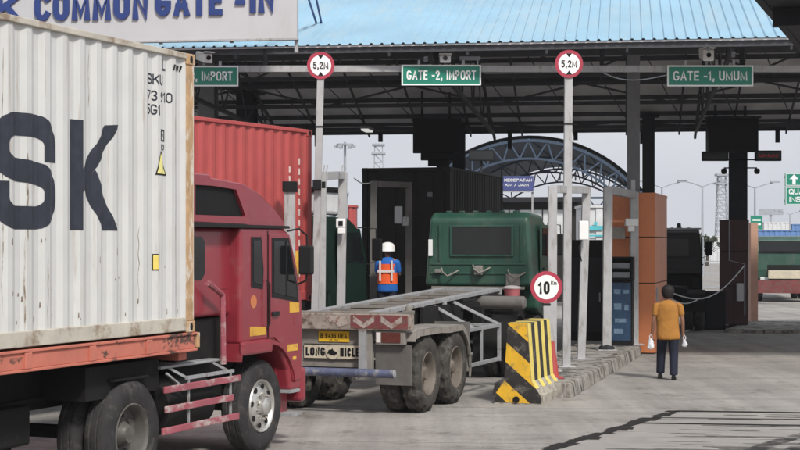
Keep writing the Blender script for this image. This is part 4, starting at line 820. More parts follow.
# panel seams, doors and glass, near side then far side
for x, s in ((X1, 1), (X0, -1)):
    def pn(nm, m, par, poly, th=.012, base=0, bevel=0): return panel(nm, m, par, poly, x+(0 if s > 0 else 0), s*th, bevel, s*base)
    dr = pn('door', M['cab_red'], rt, [(1.93, 1.33), (2.06, 1.33), (2.31, 1.20), (2.50, .95), (2.56, .78), (2.78, .78), (2.81, 1.2), (2.79, 1.74), (2.66, 2.13), (2.46, 2.53), (1.93, 2.53)], .014, .002, .006)
    q = MB(); q.prism([(1.905, 1.30), (1.925, 1.30), (1.925, 2.57), (1.905, 2.57)], x, x+s*.004, 'x'); q.build('panel_seam', M['rubber_trim'], rt)
    fr = pn('window_frame', M['rubber_trim'], dr, [(1.99, 1.80), (2.70, 1.72), (2.66, 1.92), (2.43, 2.49), (1.99, 2.49)], .008, .016)
    pn('window', M['glass'], dr, [(2.03, 1.85), (2.65, 1.77), (2.61, 1.92), (2.40, 2.45), (2.03, 2.45)], .004, .0245)
    pn('window_divider', M['rubber_trim'], dr, [(2.34, 1.80), (2.37, 1.80), (2.37, 2.46), (2.34, 2.46)], .004, .029)
    q = MB(); q.bx(x+min(s*.018, s*.05), x+max(s*.018, s*.05), 1.98, 2.14, 1.58, 1.63); q.build('handle', M['rubber_trim'], dr, bevel=.008)
    pn('window_frame', M['rubber_trim'], rt, [(1.50, 1.93), (1.78, 1.90), (1.80, 2.12), (1.74, 2.50), (1.50, 2.50)], .008, 0.001)
    pn('window', M['glass'], rt, [(1.54, 1.98), (1.75, 1.95), (1.765, 2.12), (1.71, 2.46), (1.54, 2.46)], .004, .0095)
    x_ = x; x = x-s*XI
    panel('sleeper_window', M['glass'], rt, [(.18, 2.03), (.60, 2.03), (.67, 2.10), (.67, 2.44), (.60, 2.50), (.18, 2.50)], x, s*.006, 0, s*.001)
    q = MB(); q.prism([(.25, 2.54), (1.10, 2.53), (1.10, 2.545), (.25, 2.555)], x, x+s*.008, 'x'); q.prism([(.9, 1.92), (1.18, 1.92), (1.18, 1.93), (.9, 1.93)], x, x+s*.006, 'x'); q.build('trim_strip', M['cab_red'], rt); x = x_
    for poly in ([(1.47, 1.37), (1.86, 1.37), (1.86, 1.46), (1.47, 1.48)], [(2.46, 1.60), (2.72, 1.60), (2.72, 1.71), (2.46, 1.73)], [(2.40, 1.14), (2.68, 1.14), (2.68, 1.22), (2.40, 1.22)]): pn('sticker', M['sticker_y'], rt, poly, .004, .017 if poly[0][0] > 2 else .001)
    q = MB(); q.lathe([(0, .075), (.004, .075)], (x, 1.56, 1.76), 'x', 20, s); q.build('round_sticker', mat('faded orange emblem', (.5, .17, .06), .5), rt)
    # wheel arch fender lip
    q = MB(); arc = [(1.22, 1.14), (1.24, 1.30)]+[(1.93+.70*math.cos(a)*1.0, .60+.70*math.sin(a)) for a in [R(105-i*11) for i in range(9)]]
    for a, b_ in zip(arc, arc[1:]): q.bar((x-s*.10, *a), (x-s*.10, *b_), .30, .05, (1, 0, 0)) if False else q.prism([a, b_, (b_[0], b_[1]-.045), (a[0], a[1]-.045)], x-s*.3, x+s*.035, 'x')
    q.build('fender', M['cab_red'], rt, bevel=.012)
    q = MB(); q.prism([(1.22, 1.16), (1.98, 1.16), (1.98, 1.32), (1.22, 1.32)], x-s*.02, x+s*.045, 'x'); q.build('fender_top', M['cab_red'], rt, bevel=.035)
    for z, d0 in ((.64, 0), (.36, .02)): q = MB(); q.bx(*sorted((x-s*.25, x+s*(.03+d0))), 2.46, 2.72, z, z+.035); q.build('step', M['ch_grey'], rt)
    q = MB(); q.bx(*sorted((x-s*.20, x-s*.16)), 2.44, 2.76, .34, 1.0); q.build('step_back', M['cab_red'], rt)
    mr = MB(); mr.bx(*sorted((x+s*.06, x+s*.25)), 2.60, 2.67, 2.05, 2.40); mo = mr.build('mirror', M['rubber_trim'], rt, bevel=.025)
    q = MB(); q.tube([(x, 2.42, 2.57), (x+s*.12, 2.50, 2.60), (x+s*.17, 2.62, 2.52), (x+s*.17, 2.64, 2.2), (x+s*.15, 2.64, 1.98), (x, 2.70, 1.93)], .013, 6); q.build('mirror_arm', M['rubber_trim'], mo)
# windscreen, grille, bumper and lamps (front, away from the camera)
ws = [(2.865, 1.74), (2.722, 2.17), (2.545, 2.50)]
q = MB(); q.skin([q.ring([(X0+.16, y+.008, z) for y, z in ws]), q.ring([(X1-.16, y+.008, z) for y, z in ws])], cap=False, closed=False); q.build('windscreen', M['glass'], rt)
q = MB(); q.bx(X0+.3, X1-.3, 2.862, 2.885, 1.1, 1.6); q.build('grille', M['black'], rt, bevel=.01); q = MB(); q.bx(X0, X1, 2.83, 2.98, .5, .92); q.build('bumper', M['cab_red'], rt, bevel=.05, seg=3)
for x in (X0+.25, X1-.25): q = MB(); q.bx(x-.16, x+.16, 2.985, 3.0, .64, .82); q.build('headlight', M['win_pale'], rt, bevel=.02)
q = MB(); q.prism([(.14, 1.0), (1.2, 1.0), (1.2, 1.60), (.14, 1.60)], X0+.25, X1-.2, 'x'); q.prism([(1.21, .7), (2.8, .7), (2.8, 1.27), (1.21, 1.27)], X0+.42, X1-.36, 'x'); q.build('engine_bay', M['ch_dark'], rt)
for z in (1.50, 2.30): q = MB(); q.bx(X1, X1+.022, 2.575-.30*(z > 2), 2.62-.30*(z > 2), z-.05, z+.05); q.build('door_hinge', M['cab_red'], rt, bevel=.006)
for y, z in ((2.6, 1.05),): q = MB(); q.bx(X1-.002, X1+.018, y-.05, y+.05, z-.022, z+.022); q.build('side_marker', M['sticker_y'], rt, bevel=.006)
q = MB(); q.tube([(X1+.02, 1.86, 1.45), (X1+.05, 1.87, 1.5), (X1+.05, 1.87, 1.95), (X1+.02, 1.86, 2.0)], .012, 6); q.build('grab_handle', M['rubber_trim'], rt)
q = MB(); q.tube([(X1+.0, .50, 2.0), (X1+.0, .82, 1.86), (X1+.0, .84, 1.1)], .035, 8); q.build('grab_rail', M['rack_red'], rt)
for x in (-1.72, -.82): q = MB(); q.bx(x-.04, x+.04, -2.0, 2.4, .82, 1.06); q.build('frame_rail', M['ch_dark'], rt)
q = MB(); q.lathe([(0, .45), (.08, .5), (.12, .3)], (-1.27, -1.04, 1.1), 'z', 24); q.bx(-1.75, -.8, -1.4, -.6, 1.04, 1.1); q.build('fifth_wheel', M['ch_dark'], rt)
for xo, sg in ((-.19, 1), (-2.33, -1)):
    wheel(rt, xo, 1.93, .535, .535, .29, sg, 'front', rim='rim_chrome'); dual(rt, xo+sg*.09, -1.04, .535, sg, rim='rim_deep')
for y in (1.93, -1.04): q = MB(); q.tube([(-.4, y, .53), (-2.1, y, .53)], .07); q.build('axle', M['ch_dark'], rt)
# tank, catwalk plate and the red guard rails between the wheels
q = MB(); q.lathe([(0, .28), (.03, .31), (.95, .31), (.98, .28)], (-.42, -.30, .72), 'y', 24); q.build('fuel_tank', M['ch_dark'], rt, smooth=True)
q = MB(); q.bx(-.62, -.16, -.42, .88, 1.13, 1.16); q.build('tank_cover', M['ch_grey'], rt, bevel=.01)
gr = MB()
for y in (-.12, .80):
    gr.bar((-.01, y, .50), (-.01, y, 1.02), .022, .022); gr.bar((-.01, y, 1.02), (-.20, y-.1, 1.14), .025, .025)
gr.bar((-.01, -.16, 1.03), (-.01, .86, 1.03), .035, .035); gr.bar((-.05, -.5, 1.10), (-.05, -.14, .92), .02, .02); gd = gr.build('guard_frame', M['ch_grey'], rt)
for z, y0, y1 in ((.945, -.66, .96), (.745, -.64, .80), (.53, -.70, .93)):
    q = MB(); q.bx(.005, .035, y0, y1, z-.035, z+.035); q.build('guard_rail', M['rack_red'], gd, bevel=.008)
q = MB(); q.prism([(-.72, 1.08), (-1.36, 1.08), (-1.36, 1.10), (-.72, 1.10)], -.66, -.12, 'x'); q.build('mudguard', M['ch_dark'], rt)
q = MB(); q.tube([(-.55, .10, 1.35), (-.5, .0, 1.2), (-.6, -.5, 1.25), (-.7, -.8, 1.3)], .02, 6); q.tube([(-.95, .10, 1.5), (-.9, -.1, 1.2), (-.8, -.6, 1.28)], .02, 6); q.build('air_hose', M['rubber_trim'], rt)
for y in (.3, .62):
    q = MB(); q.lathe([(0, .12), (.25, .12)], (-.78, y, .85), 'z', 16); q.build('air_tank', M['ch_grey'], rt)

# ------------------------------------------------------------------ empty skeletal trailer in the middle lane
LO = Vector((-.97, 22.78, 0)); LY = 20
sk = thing('skeletal_trailer', 'empty dusty skeletal container trailer with LONG VEHICLE board', 'trailer', LO, LY, 'container trailers')
zr = lambda y: 1.44+.028*y
for x in (-.48, .48):
    q = MB(); n = 1
    q.hexa([(x-.075, .15, zr(0)-.06), (x+.075, .15, zr(0)-.06), (x+.075, 6.6, zr(6.6)-.06), (x-.075, 6.6, zr(6.6)-.06), (x-.075, .15, zr(0)), (x+.075, .15, zr(0)), (x+.075, 6.6, zr(6.6)), (x-.075, 6.6, zr(6.6))])
    rl = q.build('main_rail', M['ch_grey'], sk, bevel=.006); q = MB()
    q.hexa([(x-.012, .15, zr(0)-.42), (x+.012, .15, zr(0)-.42), (x+.012, 4.6, zr(4.6)-.42), (x-.012, 4.6, zr(4.6)-.42), (x-.012, .15, zr(0)-.061), (x+.012, .15, zr(0)-.061), (x+.012, 4.6, zr(4.6)-.061), (x-.012, 4.6, zr(4.6)-.061)])
    q.hexa([(x-.07, .15, zr(0)-.45), (x+.07, .15, zr(0)-.45), (x+.07, 4.6, zr(4.6)-.45), (x-.07, 4.6, zr(4.6)-.45), (x-.07, .15, zr(0)-.421), (x+.07, .15, zr(0)-.421), (x+.07, 4.6, zr(4.6)-.421), (x-.07, 4.6, zr(4.6)-.421)])
    q.build('rail_web', M['ch_dark'], rl)  # webs coloured black for the shade between the rails
for y in (.95, 1.75, 2.55, 3.35, 4.15, 4.95, 5.75):
    q = MB(); q.bx(-.404, .404, y-.025, y+.025, zr(y)-.05, zr(y)-.008); q.build('cross_member', M['ch_dust'], sk)  # duller steel, to paint the gap between the rails as shaded
q = MB(); q.bx(-1.2, 1.2, -.03, .13, 1.20, 1.43); bm_ = q.build('rear_beam', M['beam_flaky'], sk, bevel=.012)
q = MB(); q.bx(-1.2, 1.2, -.012, .14, 1.43, 1.455); q.build('beam_top', M['ch_dust'], bm_)
q = MB(); q.bx(.30, 1.16, -.036, -.031, 1.225, 1.415); q.build('red_paint', M['beam_red'], bm_)
for a in (.34, .76):
    q = MB(); q.skin([q.ring([(a, -.040, 1.41), (a+.16, -.040, 1.30), (a+.32, -.040, 1.41)]), q.ring([(a, -.040, 1.32), (a+.16, -.040, 1.225), (a+.32, -.040, 1.32)])], cap=False, closed=False); q.build('white_chevron', M['beam_white'], bm_)
q = MB(); q.poly([(-.1, -.036, 1.40), (.22, -.036, 1.39), (.26, -.036, 1.28), (.12, -.036, 1.24), (.06, -.036, 1.30), (-.02, -.036, 1.31)]); q.build('chipped_patch', M['beam_white'], bm_)
for x in (-1.14, 1.14):
    q = MB(); q.bx(x-.07, x+.07, -.02, .12, 1.457, 1.48); q.lathe([(0, .05), (.05, .045), (.09, .02)], (x, .05, 1.48), 'z', 10); q.build('twist_lock', M['ch_dust'], bm_)
q = MB(); q.bx(-.66, .40, .10, .14, .66, 1.19); q.build('rear_panel', M['ch_dust'], sk)
for x in (.40, -.86): q = MB(); q.bx(x, x+.2, .02, .12, .60, 1.20); q.build('rear_upright', M['ch_dust'], sk, bevel=.008)
BX('number_plate', M['plate_y'], sk, -.24, .23, .085, .097, 1.02, 1.17)
pl = kids(sk)[-1]
q = MB(); letters(q, 'B 9435 UEA', (-.005, .083, 1.105), (1, 0, 0), (0, 0, 1), .41, .07, .17); letters(q, '12 . 24', (-.005, .083, 1.043), (1, 0, 0), (0, 0, 1), .14, .025, .17)
q.build('plate_lettering', M['black'], pl)
lb = BX('vehicle_board', M['cream'], sk, -.46, .395, .07, .085, .765, .985)
q = MB(); letters(q, 'LONG', (-.285, .067, .875), (1, 0, 0), (0, 0, 1), .30, .125, .24); letters(q, 'HICLE', (.245, .067, .875), (1, 0, 0), (0, 0, 1), .29, .125, .24)
for a in (.77, .975): q.bx(-.46, .395, .066, .0695, a, a+.012)
q.build('board_lettering', M['black'], lb)
q = MB(); q.lathe([(0, .105), (.008, .105)], (-.015, .062, .875), 'y', 28, -1); q.build('emblem_disc', M['cream'], lb)
q = MB(); yy = .050
q.poly([(-.095+.0, yy, .85), (.065, yy, .845), (.055, yy, .875), (.0, yy, .90), (-.01, yy, .93), (-.03, yy, .91), (-.07, yy, .905)]); q.poly([(-.05, yy, .83), (.03, yy, .825), (.04, yy, .845), (-.06, yy, .85)])
q.build('emblem', M['black'], lb)
q = MB(); q.tube([(-1.05, -.10, .60), (.98, -.10, .60)], .062, 14); bp_ = q.build('bumper_bar', M['blue_pipe'], sk, smooth=True)
q = MB(); q.lathe([(0, .058), (.012, .056)], (.981, -.10, .60), 'x', 14); q.build('bar_end', M['ch_grey'], bp_)
q = MB()
for x in (-.9, .48): q.bx(x-.05, x+.05, -.06, .04, .6, 1.2)
q.build('bumper_leg', M['ch_grey'], bp_)
q = MB(); q.bx(.66, 1.10, .0, .10, 1.0, 1.195); q.build('lamp_box', M['ch_dust'], sk, bevel=.01)
q = MB(); q.bx(.76, 1.04, -.012, -.001, 1.03, 1.17); q.build('tail_lamp', mat('dull red lamp glass', (.10, .03, .025), .25), sk); q = MB(); q.bx(.68, .74, -.012, -.001, 1.03, 1.17); q.build('reflector', M['reflect'], sk)
q = MB()
q.bx(-1.22, -.66, .16, .19, .38, 1.2); q.build('mud_flap', M['flap'], sk, bevel=.004)
q = MB(); q.hexa([(.62, .12, .42), (1.16, .12, .42), (1.16, .15, .42), (.62, .15, .42), (.62, .10, .99), (1.16, .10, .99), (1.16, .13, .99), (.62, .13, .99)]); q.build('mud_flap', M['flap'], sk, bevel=.004)
for y in (.70, 1.98):
    for xo, sg in ((1.235, 1), (-1.235, -1)):
        wheel(sk, xo, y, .55, .55, .28, sg, 'deep', True, 'rubber_dusty', 'rim_dusty'); wheel(sk, xo-sg*.32, y, .55, .55, .28, sg, 'deep', True, 'rubber_dusty', 'rim_dusty')
    q = MB(); q.tube([(-1.1, y, .55), (1.1, y, .55)], .075); q.build('axle', M['ch_dark'], sk)
for s in (1, -1):      # mudguards over the bogie
    q = MB(); x0, x1 = sorted((s*.56, s*1.23)); pts = [(.10, 1.06), (.14, 1.17)]+[(.75+y_, 1.20) for y_ in (-.45, 0, .45)]+[(1.60, 1.18), (1.98+.66*math.cos(R(65)), .55+.70*math.sin(R(65)))]+[(1.98+.70*math.cos(R(a)), .55+.70*math.sin(R(a))) for a in (50, 35, 20, 5, -8)]
    for a, b_ in zip(pts, pts[1:]): q.prism([a, b_, (b_[0]-.0, b_[1]-.018), (a[0], a[1]-.018)], x0, x1, 'x')
    xs = s*1.205
    for a, b_ in zip(pts[1:], pts[2:]): q.prism([a, b_, (b_[0]-.02, b_[1]-.09), (a[0], a[1]-.09)], min(xs, xs+s*.035), max(xs, xs+s*.035), 'x')
    q.build('mudguard', M['ch_dust'], sk)
    q = MB(); q.bx(*sorted((s*.5, s*1.18)), 2.72, 2.78, .55, 1.2); q.build('flap', M['flap'], sk)
    # side braces and landing-leg frame
    q = MB(); xs = s*1.12
    q.bar((s*.55, 2.9, 1.43), (xs, 3.3, 1.05), .05, .05); q.bar((s*.55, 3.9, 1.46), (xs, 4.55, 1.08), .05, .05); q.bar((xs, 2.75, 1.06), (xs, 4.6, 1.06), .045, .06); q.bar((xs, 2.8, .50), (xs, 4.6, .50), .045, .06)
    q.bar((xs, 4.6, .46), (xs, 4.6, 1.10), .055, .055, (0, 1, 0)); q.bar((xs, 3.6, .52), (xs, 3.6, 1.04), .04, .04, (0, 1, 0)); q.bar((s*.5, 4.6, 1.06), (xs, 4.6, 1.06), .05, .05)
    q.bar((s*.56, 2.3, 1.50), (s*.56, 2.3, 1.06), .06, .06, (0, 1, 0)); q.bar((s*.56, 3.4, 1.52), (s*.56, 3.4, 1.06), .06, .06, (0, 1, 0))
    q.build('side_frame', M['ch_grey'], sk, bevel=.004)
    q = MB(); q.bx(*sorted((s*.62, s*.78)), 4.72, 4.88, .42, 1.36); q.bx(*sorted((s*.56, s*.84)), 4.66, 4.94, .38, .42); q.build('landing_leg', M['ch_dark'], sk)
q = MB(); q.bx(-.52, .52, 4.45, 6.6, 1.30, 1.42); q.build('gooseneck', M['ch_dark'], sk, bevel=.02)
q = MB(); q.bx(-.85, -.10, 2.9, 4.3, 1.06, 1.28); q.bx(.56, .62, 2.2, 3.5, 1.02, 1.44); q.build('web_plate', M['ch_dark'], sk)
q = MB(); q.lathe([(0, .08), (.03, .115), (.9, .115), (.93, .08)], (.38, 5.55, 1.40), 'x', 20); q.build('air_tank', M['flap'], sk, smooth=True)
q = MB(); q.bx(-.56, .56, 6.601, 6.68, zr(6.5)-.12, zr(6.5)+.001); q.build('front_beam', M['ch_grey'], sk, bevel=.01)

# ------------------------------------------------------------------ cab-over trucks further off
def cab_truck(label, loc, yaw, paint, W=2.3, zf=1.05, zt_=3.0, L=2.0, rear=True, bumper=None, group='trucks at the gate', mirror=True, beacon=False, front_detail=True, wb=3.0, dk='rim_dark', chassis=True, rim='rim_dark'):
    """origin under the middle of the cab's rear wall, y forward"""
    t = thing('tractor_truck', label, 'truck', (loc[0], loc[1], 0), yaw, group); h = W/2; zm = (zf+zt_)/2+.12
    prof = [(0, zf+.45), (.55, zf+.45), (.6, zf), (L+.05, zf-.35), (L+.12, zf+.1), (L+.08, zm), (L-.18, zt_-.14), (L-.45, zt_), (.22, zt_+.03), (.03, zt_-.09)]
    q = MB(); rings = []
    for x, ins in ((-h, .0), (-h+.06, .0), (h-.06, .0), (h, .0)): pass
    top = lambda z: .10*max(0, (z-zm)/(zt_-zm))
    rings = [q.ring([(-h+top(z), y, z) for y, z in prof]), q.ring([(h-top(z), y, z) for y, z in prof])]
    q.skin(rings); cb = q.build('cab', M[paint], t, bevel=.07, seg=3)
    if rear:
        q = MB(); q.bx(-W*.24, W*.30, -.014, .0, zt_-.78, zt_-.26); rw = q.build('rear_window', M['glass_in'], t, bevel=.02)
        q = MB(); a, b_, c, d = -W*.24, W*.30, zt_-.78, zt_-.26
        for bb in ((a-.05, b_+.05, d, d+.04), (a-.05, b_+.05, c-.04, c), (a-.05, a, c, d), (b_, b_+.05, c, d)): q.bx(bb[0], bb[1], -.022, -.001, bb[2], bb[3])
        q.build('window_surround', M[paint], rw, bevel=.008)
        q = MB()
        for z in (zt_-.98, zt_-1.16): q.bx(-h+.12, h-.14, -.016, -.001, z, z+.035)
        for x in (-h*.72, h*.78): q.bx(x-.018, x+.018, -.016, -.001, zt_-.9, zt_-.2)
        q.build('pressed_rib', M[paint], t, bevel=.006)
        q = MB()
        for k in range(6): x = -h+.4+k*(W-.8)/5; q.bx(x-.045, x+.045, .3, .40, zt_+.03, zt_+.065)
        q.build('roof_marker', M[paint], t, bevel=.01)
    for s in (-1, 1):
        x = s*h; f = lambda a, b_: sorted((x+s*a, x+s*b_))
        q = MB(); q.prism([(.85, zf+.02), (L-.02, zf-.2), (L+.02, zm), (L-.24, zt_-.2), (.85, zt_-.2)], *f(-.02, .012), 'x'); d = q.build('door', M[paint], t)
        q = MB(); q.prism([(.92, zm-.0), (L-.06, zm-.05), (L-.28, zt_-.27), (.92, zt_-.27)], *f(-.01, .020), 'x'); q.build('window', M['glass'], d)
        q = MB(); q.bx(*f(.012, .04), .93, 1.08, zm-.28, zm-.24); q.build('handle', M['black'], d)
        if mirror:
            q = MB(); q.bx(*f(.12, .32), L+.02, L+.10, zm+.0, zm+.42); mm = q.build('mirror', M['black'], t, bevel=.02)
            q = MB(); q.tube([(x, L-.3, zt_-.18), (x+s*.2, L+.05, zt_-.2), (x+s*.22, L+.06, zm), (x, L-.0, zm-.08)], .013, 6); q.build('mirror_arm', M['black'], mm)
        q = MB(); q.bx(*f(-.3, .0), L-.75, L-.05, zf-.55, zf-.36); q.build('step', M['ch_dark'], t)
        wheel(t, s*(h-.05), L-.85, .52, .52, .28, s, 'front', rim=rim)
        if chassis: dual(t, s*(h-.03), L-.85-wb, .52, s, rim=rim)
    q = MB(); q.skin([q.ring([(-h+.14, y, z) for y, z in ((L+.098, zm-.10), (L+.092, zm+.01), (L-.17, zt_-.16))]), q.ring([(h-.14, y, z) for y, z in ((L+.098, zm-.10), (L+.092, zm+.01), (L-.17, zt_-.16))])], cap=False, closed=False); q.build('windscreen', M['glass'], t)
    q = MB(); q.bx(-h, h, L-.02, L+.22, .45, .80); q.build('bumper', M[bumper or paint], t, bevel=.04)
    q = MB(); q.bx(-h*.62, h*.62, L+.06, L+.135, .82, zf+.28); q.build('grille', M['black'], t, bevel=.01)
    for s in (-1, 1): q = MB(); q.bx(s*h*.72-.17, s*h*.72+.17, L+.05, L+.14, .83, 1.02); q.build('headlight', M['win_pale'], t, bevel=.02)
    q = MB(); q.bx(-h+.3, h-.3, .05, L+.0, .6, zf+.44); q.build('engine_bay', M['ch_dark'], t)
    if chassis:
        for x in (-.43, .43): q = MB(); q.bx(x-.04, x+.04, L-.85-wb-.9, .3, .78, 1.02); q.build('frame_rail', M['ch_dark'], t)
        q = MB(); q.tube([(-h+.2, L-.85-wb, .52), (h-.2, L-.85-wb, .52)], .08); q.build('axle', M['ch_dark'], t)
        q = MB(); q.lathe([(0, .3), (.9, .3)], (h-.42, -.55-.5, .68), 'y', 18); q.build('fuel_tank', M['ch_dark'], t, smooth=True)
        q = MB(); q.lathe([(0, .5), (.06, .5), (.08, .3)], (0, L-.85-wb, 1.16), 'z', 20); q.bx(-.5, .5, L-.85-wb-.35, L-.85-wb+.35, 1.02, 1.16); q.build('fifth_wheel', M['ch_dark'], t)
        for s in (-1, 1):
            q = MB(); ar = [(L-.85-wb+.68*math.cos(R(a)), .52+.62*math.sin(R(a))) for a in (5, 30, 55, 80, 100, 125, 150, 175)]
            for a, b_ in zip(ar, ar[1:]): q.prism([a, b_, (b_[0], b_[1]-.02), (a[0], a[1]-.02)], *sorted((s*(h-.63), s*(h))), 'x')
            q.build('mudguard', M['ch_dark'], t)
    if beacon:
        q = MB(); q.lathe([(0, .09), (.03, .09), (.05, .07), (.16, .06), (.18, .02)], (.32, .5, zt_+.02), 'z', 12); q.build('beacon', M['glass_in'], t)
        q = MB(); q.bx(-h+.05, h-.05, .15, .2, zt_+.0, zt_+.05); q.build('roof_strip', M['far_white'], t)
    return t
gt = cab_truck('green cab truck seen from behind, coupled to the empty skeletal trailer', (1.50, 30.6), 15, 'cab_green', W=2.12, zf=1.15, zt_=2.99, L=1.9, wb=2.4)
q = MB(); q.bx(-.98, -.90, -.022, -.001, 2.18, 2.5); q.build('white_plate', M['white'], gt)
for x0, dz in ((-.72, .0), (-.1, .06), (.58, -.03)):
    q = MB(); q.tube([(x0, -.03, 1.95+dz), (x0+.05, -.14, 1.87+dz), (x0+.15, -.18, 1.80+dz), (x0+.27, -.1, 1.86+dz), (x0+.33, -.02, 1.90+dz)], .016, 6); q.build('air_hose', M['ch_dust'], gt)
q = MB(); q.bx(-.06, .10, -.14, -.02, 1.82, 2.0); q.build('valve_block', M['ch_dust'], gt, bevel=.02)
q = MB(); q.bx(-.85, -.72, -.1, -.02, 1.85, 1.93); q.build('valve_block', M['ch_dust'], gt, bevel=.02)
q = MB(); q.bx(.55, .8, -.06, -.0, 1.62, 1.84); q.bx(-.9, .9, -.1, -.02, 1.55, 1.6); q.build('bracket', M['ch_dust'], gt)
q = MB(); q.bx(-.95, .95, -1.4, -.25, 1.18, 1.24); q.build('deck_plate', M['ch_dark'], gt, bevel=.01)
t = thing('bucket', 'faded red plastic bucket with white lid on the green truck deck', 'bucket', at(512, 304.5, 30.0))
q = MB(); q.lathe([(0, .115), (.02, .12), (.30, .155), (.30, .145), (.03, .11)], (0, 0, 0), 'z', 20); q.build('bucket_body', M['pink'], t, smooth=True)
q = MB(); q.lathe([(.301, .165), (.33, .165), (.345, .12), (.36, .03)], (0, 0, 0), 'z', 20); q.build('lid', M['reflect'], t)
RCx, RCY = (-1.49, 27.2), 28
rcn, prr = container('shipping_container', 'red corrugated container standing behind the crimson cab', RCx, RCY, 12.19, 1.45, 2.9, M['red_cont'], M['red_cont'], M['red_cont'])
q = MB()
rs = random.Random(4)
for y, zt2, zb_, n in ((-.72, 2.25, .85, 9), (-.42, 2.4, .35, 12)):
    z = zt2
    for k in range(n): h = (zt2-zb_)/n; on_side(q, quad((y, z), (y+.05, z), (y+.05, z-h*.62), (y, z-h*.62)), prr); z -= h
q.build('vertical_marks', mat('faded white marks', (.62, .50, .46), .6, var=.3, vs=20), rcn)
q = MB(); on_side(q, quad((-.50, .85), (-.40, .85), (-.40, .42), (-.50, .42)), prr); on_side(q, quad((-.50, .35), (-.40, .35), (-.40, .26), (-.50, .26)), prr); q.build('yellow_label', M['sticker_y'], rcn)
t2 = thing('container_chassis', 'black trailer frame carrying the red container', 'trailer', (RCx[0], RCx[1], 0), RCY, 'container trailers')
for x0, x1 in ((-.16, -.02), (-2.42, -2.28)): q = MB(); q.bx(x0, x1, -12.1, .05, 1.25, 1.447); q.build('side_rail', M['ch_dark'], t2)
for y in (-.3, -3, -6, -9, -11.5): q = MB(); q.bx(-2.279, -.161, y-.06, y+.06, 1.28, 1.42); q.build('cross_member', M['ch_dark'], t2)
for x in (-1.7, -.74): q = MB(); q.bx(x-.06, x+.06, -12, -.1, .95, 1.279); q.build('main_beam', M['ch_dark'], t2)
for y in (-9.2, -10.5):
    for xo, sg in ((-.1, 1), (-2.34, -1)): dual(t2, xo, y, .52, sg)
def along(p, yaw, x, y): a = R(yaw); return (p[0]+math.cos(a)*x+math.sin(a)*y, p[1]-math.sin(a)*x+math.cos(a)*y)
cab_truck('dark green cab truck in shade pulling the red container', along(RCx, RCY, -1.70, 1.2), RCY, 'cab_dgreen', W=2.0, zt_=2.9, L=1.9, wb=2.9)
t = thing('roof_box', 'pale squarish wind deflector seen behind the left reader frame', 'deflector', along(RCx, RCY, -1.25, 1.9)+(2.95,), RCY)
BX('shell', M['far_white'], t, -.4, .45, -.3, .5, 0, .42, bevel=.06); BX('rack', M['black'], t, -.45, .5, -.35, .55, .421, .5, bevel=.02)

# dark container on a trailer, lined up under the roof
DC = (at(450, 200, 42).x, 42.0)
def dark_box():
    Lg = 6.06; yaw = 17
    e = (DC[0]+math.sin(R(yaw))*Lg, DC[1]+math.cos(R(yaw))*Lg)
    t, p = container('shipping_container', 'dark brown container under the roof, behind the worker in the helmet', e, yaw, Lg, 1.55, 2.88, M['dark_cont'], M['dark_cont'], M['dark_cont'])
    q = MB(); letters(q, 'TCLU', (-.72, -Lg-.055, 2.3), (1, 0, 0), (0, 0, 1), .3, .07, .01) if False else q.bx(-.62, -.48, -Lg+.0, -Lg+.0075, 2.1, 2.22); q.build('faded_label', M['steel_mid'], t)
    f = thing('container_chassis', 'black trailer frame under the dark brown container', 'trailer', (e[0], e[1], 0), yaw, 'container trailers')
    q = MB(); q.bx(-2.4, -.04, -Lg, 0, 1.3, 1.547); q.build('deck_frame', M['ch_dark'], f)
    for x in (-1.7, -.74): q = MB(); q.bx(x-.06, x+.06, -Lg, -.1, 1.0, 1.299); q.build('main_beam', M['ch_dark'], f)
    for y in (-Lg+1.0, -Lg+2.3):
        for xo, sg in ((-.1, 1), (-2.34, -1)): dual(f, xo, y, .52, sg)
    q = MB(); q.bx(-2.4, -.04, -Lg-.02, -Lg+.05, .6, 1.3); q.build('rear_panel', M['ch_dark'], f)
    return e
de = dark_box()
BK = cab_truck('black cab truck with round beacon on the lane beyond the orange booth', (at(668, 300, 46.5).x, 46.5), 9, 'cab_black', W=2.0, zf=1.05, zt_=2.82, L=1.7, wb=2.8, beacon=True)
FG = cab_truck('green truck with red bumper facing the gate at far right', (at(793, 300, 66).x, 68), 188, 'cab_green', W=2.45, zf=1.25, zt_=2.7, L=1.9, wb=3.2, bumper='beam_red', rear=False)
q = MB(); q.bx(-1.2, 1.2, 2.13, 2.2, .36, .9); q.build('bumper_plate', M['beam_red'], FG); q = MB(); q.bx(-.75, .75, 2.15, 2.26, .95, 1.3); q.build('grille_guard', M['cream'], FG, bevel=.03)
BX('load', M['pale_cont'], FG, -1.2, 1.2, -6.5, -.3, 1.2, 2.4)

# ------------------------------------------------------------------ people
def skinned(name, verts, edges, rad, m, par, root=0, sub=2):
    me = bpy.data.meshes.new(name); me.from_pydata([tuple(v) for v in verts], edges, []); me.materials.append(m)
    o = bpy.data.objects.new(name, me); col.objects.link(o); o.parent = par
    md = o.modifiers.new('Skin', 'SKIN'); md.use_smooth_shade = True
    if not me.skin_vertices: me.skin_vertices.new()
    for i, r in enumerate(rad): me.skin_vertices[0].data[i].radius = r if isinstance(r, tuple) else (r, r)
    for i in range(len(verts)): me.skin_vertices[0].data[i].use_root = (i == root)
    s = o.modifiers.new('Subdivision', 'SUBSURF'); s.levels = sub; s.render_levels = sub; return o
class Sk:
    def __init__(s): s.v = []; s.e = []; s.r = []
    def add(s, p, r, par=None):
        s.v.append(p); s.r.append(r); i = len(s.v)-1
        if par is not None: s.e.append((par, i))
        return i
    def chain(s, pts, par):
        for p, r in pts: par = s.add(p, r, par)
        return par
